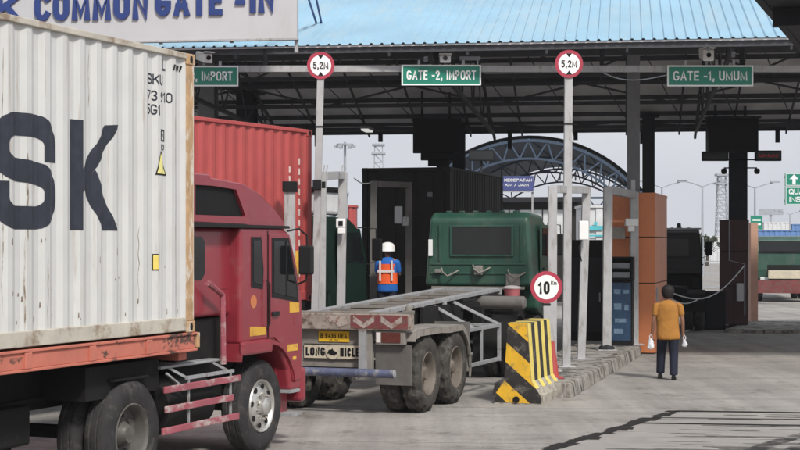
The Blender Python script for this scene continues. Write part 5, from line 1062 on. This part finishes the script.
def loft(name, secs, m, par, n=20, fold=0, seed=1, cap=True):
    """secs: (centre, rx, ry) horizontal ellipses, or (centre, rx, ry, axis) for tilted ones"""
    q = MB(); rings = []; rr_ = random.Random(seed); ph = [rr_.random()*6 for _ in range(4)]
    for i, s in enumerate(secs):
        c = Vector(s[0]); d = Vector(s[3]).normalized() if len(s) > 3 else Vector((0, 0, 1)); x = Vector((1, 0, 0)); x = (x-d*x.dot(d)).normalized(); y = d.cross(x); pts = []
        for k in range(n):
            t = 2*math.pi*k/n; w_ = 1+fold*(math.sin(3*t+ph[0]+i*.9)+math.sin(5*t+ph[1]-i*1.3))*.5
            pts.append(c+x*math.cos(t)*s[1]*w_+y*math.sin(t)*s[2]*w_)
        rings.append(q.ring(pts))
    q.skin(rings, cap=cap); o = q.build(name, m, par, smooth=True); s = o.modifiers.new('Subdivision', 'SUBSURF'); s.levels = 1; s.render_levels = 1; return o
def hand(sk_, wrist, par, d, side, curl=.7):
    """palm, four fingers and a thumb; d = direction of the hand, side = +1 right hand (thumb towards +y front)"""
    d = Vector(d).normalized(); f = Vector((0, 1, 0)); n = Vector((-side, 0, 0)); w0 = Vector(wrist)
    p1 = sk_.add(tuple(w0+d*.035), (.020, .030), par); p2 = sk_.add(tuple(w0+d*.075), (.017, .034), p1)
    for k, ln in enumerate((.074, .082, .076, .060)):
        off = f*(.027-k*.018); b = w0+d*.085+off
        i = sk_.add(tuple(b), .0105, p2); dd = d
        for j in range(3): dd = (dd*math.cos(curl)+n*math.sin(curl)).normalized() if j else (dd+n*.25).normalized(); b = b+dd*ln/3; i = sk_.add(tuple(b), .0095-.001*j, i)
    i = p1; b = w0+d*.03+f*.03
    for j, dd in enumerate((d*.6+f*.8, d*.9+f*.35+n*.3, d+n*.6)): i = sk_.add(tuple(b), .0105-.001*j, i); b = b+dd.normalized()*.028
    sk_.add(tuple(b), .008, i)
def head(par, c, hairm, helmet=False):
    pass
def person(label, loc, yaw, Hs=1.0, walk=True, worker=False):
    t = thing('person', label, 'person', loc, yaw)
    k = Hs
    V = lambda x, y, z: (x*k, y*k, z*k)
    s = Sk(); pel = s.add(V(0, 0, .93), .115*k)
    ch = s.chain([(V(0, .0, 1.08), .115*k), (V(0, .01, 1.24), .13*k), (V(0, .0, 1.37), .11*k), (V(0, .005, 1.45), .055*k), (V(0, .02, 1.51), .052*k)], pel)
    hd = s.chain([(V(0, .035, 1.57), .078*k), (V(0, .04, 1.64), .090*k), (V(0, .03, 1.695), .072*k)], ch)
    s.add(V(0, .135, 1.585), .018*k, hd-1)                           # nose
    for x in (-.085, .085): s.add(V(x, .03, 1.59), .020*k, hd-1)       # ears
    if walk: legs = {1: [(.095, 0, .88), (.105, .05, .49), (.10, -.03, .09), (.105, .10, .035)], -1: [(-.095, 0, .88), (-.125, .20, .50), (-.14, .26, .10), (-.165, .39, .05)]}
    else: legs = {1: [(.095, 0, .88), (.105, .03, .49), (.11, 0, .09), (.115, .13, .035)], -1: [(-.095, 0, .88), (-.105, .03, .49), (-.11, 0, .09), (-.115, .13, .035)]}
    for sd_, L_ in legs.items(): s.chain([(V(*L_[0]), .085*k), (V(*L_[1]), .058*k), (V(*L_[2]), .04*k), (V(*L_[3]), .034*k)], pel)
    arms = {1: [(.20, 0, 1.385), (.265, -.03, 1.10), (.275, .03, .86)], -1: [(-.20, 0, 1.385), (-.265, -.02, 1.10), (-.285, .06, .86)]}
    if worker: arms = {1: [(.19, .0, 1.385), (.235, .06, 1.11), (.15, .30, 1.05)], -1: [(-.19, 0, 1.385), (-.235, .06, 1.11), (-.15, .30, 1.06)]}
    tips = {}
    for sd_, A_ in arms.items():
        e = s.chain([(V(*A_[0]), .058*k), (V(*A_[1]), .040*k), (V(*A_[2]), .028*k)], 3)
        dd = Vector(A_[2])-Vector(A_[1]); dd = dd.normalized()*.6+Vector((0, 0, -.4)); hand(s, V(*A_[2]), e, dd, sd_); tips[sd_] = Vector(V(*A_[2]))
    skinned('body', s.v, s.e, s.r, M['skin'], t)
    # face: eyes and mouth (on the far side in the photograph)
    q = MB()
    for x in (-.032, .032): q.lathe([(0, .012), (.006, .008)], V(x, .108, 1.615), 'y', 8)
    q.bx(-.025*k, .025*k, .105*k, .112*k, 1.535*k, 1.543*k); q.build('face_features', M['hair'], t)
    top, pants = (M['blue_shirt'], M['navy']) if worker else (M['shirt'], M['navy'])
    loft('shirt', [(V(0, .0, .735), .212*k, .155*k), (V(0, 0, .77), .215*k, .155*k), (V(0, 0, .90), .208*k, .148*k), (V(0, .0, 1.06), .200*k, .135*k), (V(0, .01, 1.2), .218*k, .138*k), (V(0, .0, 1.32), .236*k, .130*k), (V(0, -.005, 1.41), .205*k, .108*k), (V(0, 0, 1.445), .12*k, .085*k), (V(0, .005, 1.475), .072*k, .066*k)], top, t, 32, .055, 3)
    for sd_, A_ in arms.items():
        a, b_ = Vector(A_[0]), Vector(A_[1]); d = a-b_; e_ = a.lerp(b_, .78 if not worker else .95)
        loft('sleeve', [(V(*(a+Vector((-sd_*.06, 0, .035)))), .05*k, .075*k, d), (V(*(a+Vector((sd_*.012, 0, .0)))), .072*k, .088*k, d), (V(*a.lerp(b_, .35)), .068*k, .080*k, d), (V(*e_), .066*k, .076*k, d)], top, t, 16, .04, 5+sd_)
    if True:
        hip = [(V(0, 0, .99), .170*k, .118*k), (V(0, -.005, .92), .178*k, .128*k), (V(0, -.005, .84), .185*k, .130*k), (V(0, 0, .795), .18*k, .118*k)]
        loft('trouser_seat', hip, pants, t, 24, .015, 8)
        for sd_, L_ in legs.items():
            h_, kn, an = Vector(L_[0]), Vector(L_[1]), Vector(L_[2]); h_ = h_+Vector((0, 0, -.04))
            loft('trouser_leg', [(V(*(h_+Vector((-sd_*.005, 0, .04)))), .104*k, .125*k), (V(*h_.lerp(kn, .3)), .104*k, .116*k), (V(*h_.lerp(kn, .7)), .092*k, .102*k), (V(*kn), .085*k, .096*k), (V(*kn.lerp(an, .5)), .080*k, .090*k), (V(*kn.lerp(an, .92)), .076*k, .086*k), (V(*an), .082*k, .092*k)], pants, t, 18, .07, 9+sd_)
            f = Vector(L_[3]); d = (f-an); q = MB(); z0 = max(0, an.z-.09)
            y0, y1 = an.y-.075, f.y+.06; prs = [(y0, .085, .032), (y0+.03, .10, .04), (y0+.09, .095, .042), (y0+.16, .07, .046), (y0+.22, .05, .044), (y1, .032, .024)]
            rings = [q.ring([V(an.x+sd_*.005+w_*c, y, z0+max(0, h*zz_)) for c, zz_ in ((-1, 0), (-1, .5), (-.6, 1), (.6, 1), (1, .5), (1, 0))]) for y, h, w_ in prs]
            q.skin(rings); q.build('shoe', M['black'], t, smooth=True)
    if worker:
        loft('helmet', [(V(0, .0, 1.575), .175*k, .20*k), (V(0, .0, 1.60), .158*k, .17*k), (V(0, .02, 1.66), .155*k, .165*k), (V(0, .02, 1.73), .14*k, .15*k), (V(0, .02, 1.765), .10*k, .11*k), (V(0, .02, 1.785), .03*k, .035*k)], M['helmet'], t, 24)
        loft('safety_vest', [(V(0, 0, .92), .215*k, .158*k), (V(0, 0, 1.05), .208*k, .150*k), (V(0, .01, 1.2), .208*k, .148*k), (V(0, .0, 1.33), .208*k, .140*k)], M['vest'], t, 24, .02, 4, cap=False)
        q = MB()
        for x in (-.135, .105): q.prism([(x, .95), (x+.035, .95), (x+.035, 1.36), (x, 1.36)], -.165*k, -.150*k, 'y')
        q.prism([(-.17, 1.12), (.17, 1.12), (.17, 1.17), (-.17, 1.17)], -.168*k, -.150*k, 'y'); q.build('reflective_strip', M['reflect'], t)
    else:
        q = MB(); rings = []
        rh = random.Random(2)
        for c, rx, ry in ((1.505, .066, .066), (1.53, .084, .080), (1.57, .098, .094), (1.62, .110, .112), (1.67, .108, .114), (1.71, .088, .098), (1.74, .05, .055), (1.752, .012, .014)):
            rings.append(q.ring([V(math.cos(a)*rx*(1+.12*rh.random()), .022+math.sin(a)*ry*(1+.06*rh.random())-(.02 if c < 1.6 else 0)*(1 if math.sin(a) < .3 else 2.6)*1.0, c+.006*rh.random()) for a in [2*math.pi*i/22 for i in range(22)]]))
        q.skin(rings); q.build('hair', M['hair'], t, smooth=True)
    return t, tips
mt, tips = person('man in mustard t-shirt and dark trousers walking away with white bags', ground(668, 380), 10, .965)
def bag(label, px, py, Y, r, h, seed):
    c = at(px, py, Y); t = thing('plastic_bag', label, 'bag', c, 20*seed, 'white bags in the man\'s hands')
    q = MB(); rb = random.Random(seed); rings = []
    for z, f in ((0, .5), (.10, .95), (.3, 1.0), (.5, .85), (.7, .75), (.85, .5), (.95, .25), (1.05, .3)):
        rings.append(q.ring([(math.cos(a)*r*f*(.75+.5*rb.random()), math.sin(a)*r*.5*f*(.75+.5*rb.random()), (z-1)*h+.02*rb.random()) for a in [2*math.pi*i/14 for i in range(14)]]))
    q.skin(rings); q.build('bag_body', M['bag'], t, smooth=True)
    q = MB(); q.tube([(-.02, 0, .0), (-.025, 0, .05), (0, 0, .085), (.025, 0, .05), (.02, 0, 0)], .008, 6); q.build('handle', M['bag'], t); return t
bag('white plastic bag in the man\'s left hand', 650.8, 339, 28.42, .062, .19, 1); bag('white crumpled bag in the man\'s right hand', 684.5, 340, 28.30, .055, .13, 2)
WP = at(387.5, 300, 32.2); step_h = .52
person('worker in white helmet and orange vest over blue shirt, facing away', (WP.x, WP.y, .2+step_h), 12, .97, False, True)
t = thing('work_platform', 'low grey platform under the worker in the helmet', 'platform', (WP.x, WP.y, .2), 12)
BX('deck', M['ch_grey'], t, -.45, .45, -.4, .6, step_h-.06, step_h-.001)
for x in (-.4, .4):
    for y in (-.35, .55): BX('leg', M['ch_grey'], t, x-.03, x+.03, y-.03, y+.03, 0, step_h-.06)

# ------------------------------------------------------------------ cables at the booths
for i, (a, b_, sag, lab) in enumerate(((at(667, 291, 36.8), at(744, 266, 45.2), .5, 'upper white cable hanging from orange booth to maroon booth'), (at(668, 297, 36.8), at(697, 300, 42), .12, 'lower white cable hanging beside the orange booth'))):
    q = MB(); q.tube([a.lerp(b_, k/12)+Vector((0, 0, -sag*math.sin(math.pi*k/12))) for k in range(13)], .016, 6); tag(q.build('hanging_cable', M['far_white']), lab, 'cable', 'white cables')

q = MB(); P_ = [ground(x, y, .02) for x, y in ((686, 331), (700, 327), (715, 324.5), (732, 321.5), (744, 318.5), (749, 314))]; q.tube(P_, .02, 6); tag(q.build('ground_hose', M['far_white']), 'thin pale hose lying on the ground toward the maroon booth', 'hose')

# ------------------------------------------------------------------ beyond the gate
# arched truss roof
AY = 74.0; ac = at(529, 243, AY); sA = AY/F
av = thing('arched_shelter', 'slate blue arched roof on lattice trusses beyond the gate', 'shelter', (ac.x, AY, 0), 9)
RX, RZ0 = 5.1, at(0, 192, AY).z; RH = at(0, 138.5, AY).z-RZ0; RA = (RX*RX+RH*RH)/(2*RH); TH = math.asin(RX/RA)
def arcp(a, f=1.0, d=0):
    th = TH*(1-2*a/math.pi); return (math.sin(-th)*-(RA+d) if False else -math.sin(th)*(RA+d)*-1, RZ0+RH-RA+math.cos(th)*(RA+d))
n = 26; angs = [math.pi*k/n for k in range(n+1)]
q = MB(); q.skin([q.ring([(*(arcp(a)[:1]), 0, arcp(a)[1]) for a in angs]), q.ring([(arcp(a)[0], 28, arcp(a)[1]) for a in angs])], cap=False, closed=False); q.skin([q.ring([(arcp(a, 1, .14)[0], 0, arcp(a, 1, .14)[1]) for a in angs]), q.ring([(arcp(a, 1, .14)[0], 28, arcp(a, 1, .14)[1]) for a in angs])], cap=False, closed=False)
q.build('arched_roof', M['arch_blue'], av)
for y in (-.4, 14, 28.2):
    q = MB(); P1 = [Vector((arcp(a, 1, -.12)[0], y, arcp(a, 1, -.12)[1])) for a in angs]; P2_ = [Vector((arcp(a, 1, -.95)[0], y, arcp(a, 1, -.95)[1])) for a in angs]
    for A_, B_ in zip(P1, P1[1:]): q.bar(A_, B_, .12, .14, (0, 1, 0))
    for A_, B_ in zip(P2_, P2_[1:]): q.bar(A_, B_, .1, .12, (0, 1, 0))
    for k in range(n): q.bar(P1[k] if k % 2 else P2_[k], P2_[k+1] if k % 2 else P1[k+1], .07, .07, (0, 1, 0))
    z0 = RZ0-.3
    q.bar((-RX, y, z0), (RX, y, z0), .1, .12, (0, 1, 0)); q.bar((-RX, y, z0-.55), (RX, y, z0-.55), .1, .12, (0, 1, 0))
    for k in range(26): x = -RX+k*RX/13; q.bar((x, y, z0-.55 if k % 2 else z0), (x+RX/13, y, z0 if k % 2 else z0-.55), .06, .06, (0, 1, 0))
    q.build('arch_truss', M['arch_blue'], av)
    for x in (-RX, RX): q = MB(); q.bx(x-.14, x+.14, y-.14, y+.14, 0, RZ0); q.build('column', M['arch_blue'], av)
for k in (3, 7, 10, 13, 16, 19, 23): a = angs[k]; q = MB(); q.bar((arcp(a, 1, -.05)[0], 0, arcp(a, 1, -.05)[1]), (arcp(a, 1, -.05)[0], 28, arcp(a, 1, -.05)[1]), .08, .1); q.build('purlin', M['arch_blue'], av)
# office with pale windows under it
oc = at(500, 243, 66); of = thing('office_building', 'low dark office with wide pale windows behind the green cab', 'building', (oc.x, 66, 0), 8)
BX('wall', M['dark_cont'], of, -5.2, 3.2, .03, 4, 0, 4.1); BX('roof', M['steel_dark'], of, -5.5, 3.5, -.5, 4.4, 4.101, 4.3)
for x0, x1 in ((-3.2, -2.2), (-1.9, -.7), (.15, .62), (.8, 2.7)):
    q = MB(); q.bx(x0-.06, x1+.06, -.03, .028, 2.2, 3.85); wf = q.build('window', M['steel_dark'], of); q = MB(); q.bx(x0, x1, -.045, -.031, 2.26, 3.79); q.build('pane', M['win_pale'], wf)
    q = MB(); q.bx((x0+x1)/2-.025, (x0+x1)/2+.025, -.06, -.046, 2.26, 3.79); q.build('mullion', M['steel_dark'], wf)
# speed notice board
a, b_ = at(505.5, 191, 52), at(533.5, 176, 52); sgn_t = thing('notice_board', 'navy board with white speed notice beside the dark container', 'sign', ((a.x+b_.x)/2-.28, 52, a.z))
W2, H2 = b_.x-a.x+.56, b_.z-a.z
BX('panel', M['sign_blue'], sgn_t, -W2/2, W2/2, -.02, .02, 0, H2); q = MB(); letters(q, 'JAGA KECEPATAN', (0, -.024, H2*.72), (1, 0, 0), (0, 0, 1), W2*.93, H2*.2, .2); letters(q, '5-10 KM / JAM', (.0, -.024, H2*.40), (1, 0, 0), (0, 0, 1), W2*.78, H2*.18, .2); q.build('lettering', M['sign_white'], sgn_t)
q = MB(); q.bx(-W2/2-.02, W2/2+.02, -.03, .03, -.04, -.001); q.bx(-W2/2, -W2/2+.06, .021, .08, -a.z, H2); q.bx(W2/2-.06, W2/2, .021, .08, -a.z, H2); q.build('frame', M['galv'], sgn_t)
# direction signs at right
a, b_ = at(785, 205, 60), at(838, 173, 60); ds_t = thing('direction_sign', 'green QUARANTINE INSPECTION direction sign with white arrow at right edge', 'sign', ((a.x+b_.x)/2, 60, 0)); W3 = b_.x-a.x; z0, z1 = a.z, b_.z; zm_ = z0+(z1-z0)*.58
BX('upper_panel', M['sign_green'], ds_t, -W3/2, W3/2, -.03, .03, zm_+.012, z1); BX('lower_panel', M['sign_green'], ds_t, -W3/2, W3/2, -.03, .03, z0, zm_-.012)
q = MB(); c = -W3/2+.33; y = -.034; za = (zm_+z1)/2
q.poly([(c-.17, y, za+.02), (c, y, za+.2), (c+.17, y, za+.02)]); q.poly([(c-.06, y, za-.18), (c+.06, y, za-.18), (c+.06, y, za+.02), (c-.06, y, za+.02)]); letters(q, 'QUARANTINE', (-.0, y, z0+(zm_-z0)*.72), (1, 0, 0), (0, 0, 1), W3*.86, .2, .16); letters(q, 'INSPECTION', (-.02, y, z0+(zm_-z0)*.3), (1, 0, 0), (0, 0, 1), W3*.82, .2, .16)
for zz0, zz1 in ((z0, zm_-.012), (zm_+.012, z1)):
    for bb in ((-W3/2+.02, W3/2-.02, zz1-.04, zz1-.02), (-W3/2+.02, W3/2-.02, zz0+.02, zz0+.04), (-W3/2+.02, -W3/2+.04, zz0+.041, zz1-.041), (W3/2-.04, W3/2-.02, zz0+.041, zz1-.041)): q.bx(bb[0], bb[1], -.036, -.031, bb[2], bb[3])
q.build('lettering', M['sign_white'], ds_t); BX('pole', M['galv'], ds_t, W3/2+.05, W3/2+.25, -.1, .1, 0, z1+.2)
q = MB(); q.bx(-W3/2, W3/2+.05, .031, .1, z1-.2, z1-.1); q.bx(-W3/2, W3/2+.05, .031, .1, z0+.1, z0+.2); q.build('arm', M['galv'], ds_t)
c = at(756.5, 226, 95); t = thing('direction_sign', 'small green sign above right shoulder of the maroon booth', 'sign', (c.x, 95, 0)); BX('panel', M['sign_green'], t, -.35, .35, -.02, .02, c.z-.2, c.z+.62); BX('pole', M['galv'], t, -.05, .05, .03, .1, 0, c.z+.5)
q = MB()
for z in (.36, .1): q.bx(-.25, .25, -.028, -.021, c.z+z-.05, c.z+z+.05)
q.build('marking', M['sign_white'], t)
# street lamps
def street_lamp(px, py, Y, label, w_=1.35):
    c = at(px, py, Y); t = thing('street_lamp', label, 'street lamp', (c.x, Y, 0), 0, 'double armed street lamps beyond the gate')
    q = MB(); q.tube([(0, 0, 0), (0, 0, c.z)], [.11, .06], 8); q.build('pole', M['far_grey'], t)
    for s in (-1, 1):
        q = MB(); q.tube([(0, 0, c.z-.05), (s*w_*.55, 0, c.z+.22), (s*w_, 0, c.z+.36)], .045, 6); ar = q.build('arm', M['far_grey'], t); q = MB(); q.bx(*sorted((s*w_*.85, s*(w_+.5))), -.14, .14, c.z+.36, c.z+.46); q.build('lamp_head', M['far_grey'], ar)
street_lamp(662, 187, 118, 'double armed street lamp nearest to the orange booth'); street_lamp(702.5, 186, 118, 'double armed street lamp above the black truck'); street_lamp(755, 187.5, 118, 'double armed street lamp right of the maroon booth')
street_lamp(790, 214, 190, 'distant double armed street lamp near the green direction sign')
def mast(px, py, Y, label, kind):
    c = at(px, py, Y)
    if kind == 'ring':
        t = thing('floodlight_mast', label, 'light mast', (c.x, Y, 0)); q = MB(); q.tube([(0, 0, 0), (0, 0, c.z)], [.22, .12], 8); q.build('pole', M['far_grey'], t)
        q = MB(); q.lathe([(-.06, .9), (.06, .9), (.06, .8), (-.06, .8)], (0, 0, c.z-.25), 'z', 16); q.bar((-.9, 0, c.z-.25), (.9, 0, c.z-.25), .06, .06); q.bar((0, -.9, c.z-.25), (0, .9, c.z-.25), .06, .06); q.build('ring', M['far_grey'], t)
        for k in range(6): a = k*math.pi/3; q = MB(); q.bx(math.cos(a)*.95-.2, math.cos(a)*.95+.2, math.sin(a)*.95-.15, math.sin(a)*.95+.15, c.z-.65, c.z-.32); q.build('floodlight', M['far_grey'], t)
    else:
        t = thing('lattice_tower', label, 'tower', (c.x, Y, 0)); q = MB(); b0, b1 = .95, .55; k = 14
        cn_ = lambda z, sx, sy: Vector((sx*(b0+(b1-b0)*z/c.z), sy*(b0+(b1-b0)*z/c.z), z))
        for sx, sy in ((1, 1), (1, -1), (-1, 1), (-1, -1)): q.bar(cn_(0, sx, sy), cn_(c.z, sx, sy), .12, .12, (0, 1, 0))
        for i in range(k):
            z0_, z1_ = c.z*i/k, c.z*(i+1)/k
            for (a0, a1) in (((1, -1), (-1, -1)), ((1, 1), (-1, 1)), ((1, 1), (1, -1)), ((-1, 1), (-1, -1))): q.bar(cn_(z0_, *a0), cn_(z1_, *a1), .08, .08, (.3, 1, 0)); q.bar(cn_(z1_, *a0), cn_(z1_, *a1), .07, .07, (.3, .2, 1))
        q.build('lattice', M['far_grey'], t); q = MB(); q.bx(-1.0, 1.0, -1.0, 1.0, c.z-1.2, c.z-1.0); q.bx(-.9, .9, -.9, .9, c.z, c.z+.3); q.build('platform', M['far_grey'], t)
mast(345, 142, 170, 'floodlight mast with lamp ring right of the left 5,2M sign', 'ring')
mast(378.5, 146, 230, 'pale lattice tower rising above the dark container', 'lat'); mast(722, 176, 230, 'pale lattice tower left of the dark booth column', 'lat')
# container stacks, sheds, fence and trees in the distance
def stack(px0, px1, py0, py1, Y, m, label, cat='container', name='shipping_container', grp='container stacks in the distance', rows=2):
    a, b_ = at(px0, py1, Y), at(px1, py0, Y); t = thing(name, label, cat, ((a.x+b_.x)/2, Y, 0), 0, grp); W = b_.x-a.x; h = b_.z
    q = MB(); n_ = max(2, int(W/.5)); pts = []
    for k in range(n_): x = -W/2+W*k/n_; pts += [(x, 0), (x+W/n_*.5, 0), (x+W/n_*.5, .05), (x+W/n_, .05)]
    q.skin([q.ring([(x, y, 0.0) for x, y in pts]), q.ring([(x, y, h-.1) for x, y in pts])], cap=False, closed=False); q.bx(-W/2, W/2, .06, 2.4, 0, h-.1); q.build('walls', m, t)
    q = MB(); q.bx(-W/2-.05, W/2+.05, -.05, 2.45, h-.1, h); q.build('top_rail', m, t); return t
t = stack(318, 346, 191, 243, 62, M['pale_cont'], 'pale blue grey container with dark emblem behind the left frame')
q = MB(); c = at(329, 207, 62); a0 = thing; letters(q, 'K', (c.x-t.location.x, -.06, c.z), (1, 0, 0), (0, 0, 1), .62, .72, .25); q.build('emblem', M['black'], t)
stack(342, 356, 205, 250, 75, M['red_cont'], 'small dull red container left of the dark container')
t = stack(583, 609, 205, 252, 60, M['far_white'], 'white box container with cyan mark between right island posts')
q = MB(); c = at(595, 229, 60); q.bx(c.x-t.location.x-.25, c.x-t.location.x+.3, -.06, -.055, c.z-.05, c.z+.12); q.bx(c.x-t.location.x-.32, c.x-t.location.x+.36, -.06, -.055, c.z-.28, c.z-.22); q.bx(c.x-t.location.x-.05, c.x-t.location.x+.08, -.06, -.055, c.z+.14, c.z+.26); q.build('cyan_mark', mat('cyan mark', (.08, .42, .48), .5), t)
stack(556, 584, 222, 250, 95, M['far_grey'], 'grey shed wall between the right island posts', 'shed', 'storage_shed', None)
t = stack(748, 840, 230, 252, 150, M['far_blue'], 'long low blue warehouse behind the far green truck', 'warehouse', 'warehouse', None)
t = stack(705, 760, 236, 252, 190, M['far_white'], 'pale low shed between the towers and maroon booth', 'shed', 'storage_shed', None)
stack(640, 700, 238, 252, 210, M['far_grey'], 'grey hazy shed behind the black truck', 'shed', 'storage_shed', None)
stack(668, 694, 241, 254, 120, M['far_white'], 'pale low cabin behind the black truck roof', 'cabin', 'site_cabin', None)
stack(764, 790, 222, 232, 200, M['far_white'], 'white far container block above the blue warehouse', grp='container stacks in the distance')
stack(792, 830, 224, 232, 200, M['far_blue'], 'bluish far container block at the right edge', grp='container stacks in the distance')
a = at(771, 215, 240); t = thing('roof_sign', 'faint flat billboard on legs in the distance at right', 'billboard', (a.x, 240, 0)); BX('panel', M['far_grey'], t, -1.8, 1.8, -.1, .1, a.z, a.z+.9); BX('leg', M['far_grey'], t, -.15, .15, .11, .3, 0, a.z)
fe = thing('mesh_fence', 'pale mesh fence beyond the black truck', 'fence', (9, 84, 0))
for k in range(19):
    q = MB(); q.bx(k*1.6-8.03, k*1.6-7.97, -.03, .03, 0, 2.2); q.build('post', M['far_grey'], fe)
q = MB()
for z in (.1, .75, 1.45, 2.12): q.bx(-8, 20.8, -.015, .015, z, z+.04)
for k in range(96): x = -8+k*.3; q.bx(x-.008, x+.008, -.008, .008, .1, 2.12)
q.build('mesh', M['far_grey'], fe)
def far_tree(px, py, Y, wd, label, seed):
    c = at(px, py, Y); rt_ = random.Random(seed); t = thing('tree', label, 'tree', (c.x, Y, 0), 0, 'hazy trees in the distance'); h = c.z
    q = MB(); q.tube([(0, 0, 0), (.1, 0, h*.45), (0, .1, h*.7)], [.2, .15, .06], 8)
    for k in range(6): a = rt_.random()*6; q.tube([(.05, 0, h*(.35+.05*k)), (math.cos(a)*wd*.5, math.sin(a)*wd*.4, h*(.55+.06*k))], [.07, .02], 5)
    q.build('trunk', M['bark'], t); q = MB(); cl = [(rt_.gauss(0, wd*.42), rt_.gauss(0, wd*.3), h*(.5+.42*rt_.random()), .35+rt_.random()*.55) for _ in range(22)]
    for k in range(1500):
        x, y, z, r = cl[int(rt_.random()*22)]; d = Vector((rt_.gauss(0, 1), rt_.gauss(0, 1), rt_.gauss(0, .8))).normalized()*r*wd*.30*rt_.random()**.4; p = Vector((x, y, z))+d; u = Vector((rt_.gauss(0, 1), rt_.gauss(0, 1), rt_.gauss(0, 1))).normalized(); v = u.orthogonal().normalized(); s_ = .10+.12*rt_.random()
        q.poly([p-u*s_, p+v*s_*.6, p+u*s_, p-v*s_*.6])
    q.build('crown', M['leaf'], t)
far_tree(690, 231, 150, 1.9, 'hazy tree above the black truck cab', 1); far_tree(707, 236, 170, 2.2, 'hazy tree right of the black truck mirror', 2); far_tree(678, 233, 190, 2.0, 'hazy tree hugging the orange booth edge', 3); far_tree(770, 229, 210, 2.6, 'hazy tree above the far blue warehouse', 4)
# far city mass
hz = MB(); rh = random.Random(8); x = -60
for k in range(46):
    w_ = 5+rh.random()*12; h = 2.2+rh.random()*3.2; y = 330+rh.random()*60; hz.bx(x, x+w_, y, y+8, 0, h); x += w_*.8
tag(hz.build('distant_sheds', M['far_grey']), 'hazy low skyline of distant port sheds', 'skyline', kind='stuff')

# ------------------------------------------------------------------ haze
HAZE = .00045
if HAZE:
    q = MB(); q.bx(-260, 260, -40, 420, -1, 30); hzo = tag(q.build('haze', []), kind='stuff'); m = bpy.data.materials.new('thin white haze'); m.use_nodes = True; t = m.node_tree; t.nodes.clear()
    o_ = t.nodes.new('ShaderNodeOutputMaterial'); v = t.nodes.new('ShaderNodeVolumePrincipled'); v.inputs['Density'].default_value = HAZE; v.inputs['Color'].default_value = (.93, .95, 1, 1); v.inputs['Anisotropy'].default_value = .2
    t.links.new(v.outputs[0], o_.inputs['Volume']); hzo.data.materials.append(m); hzo.display_type = 'WIRE'
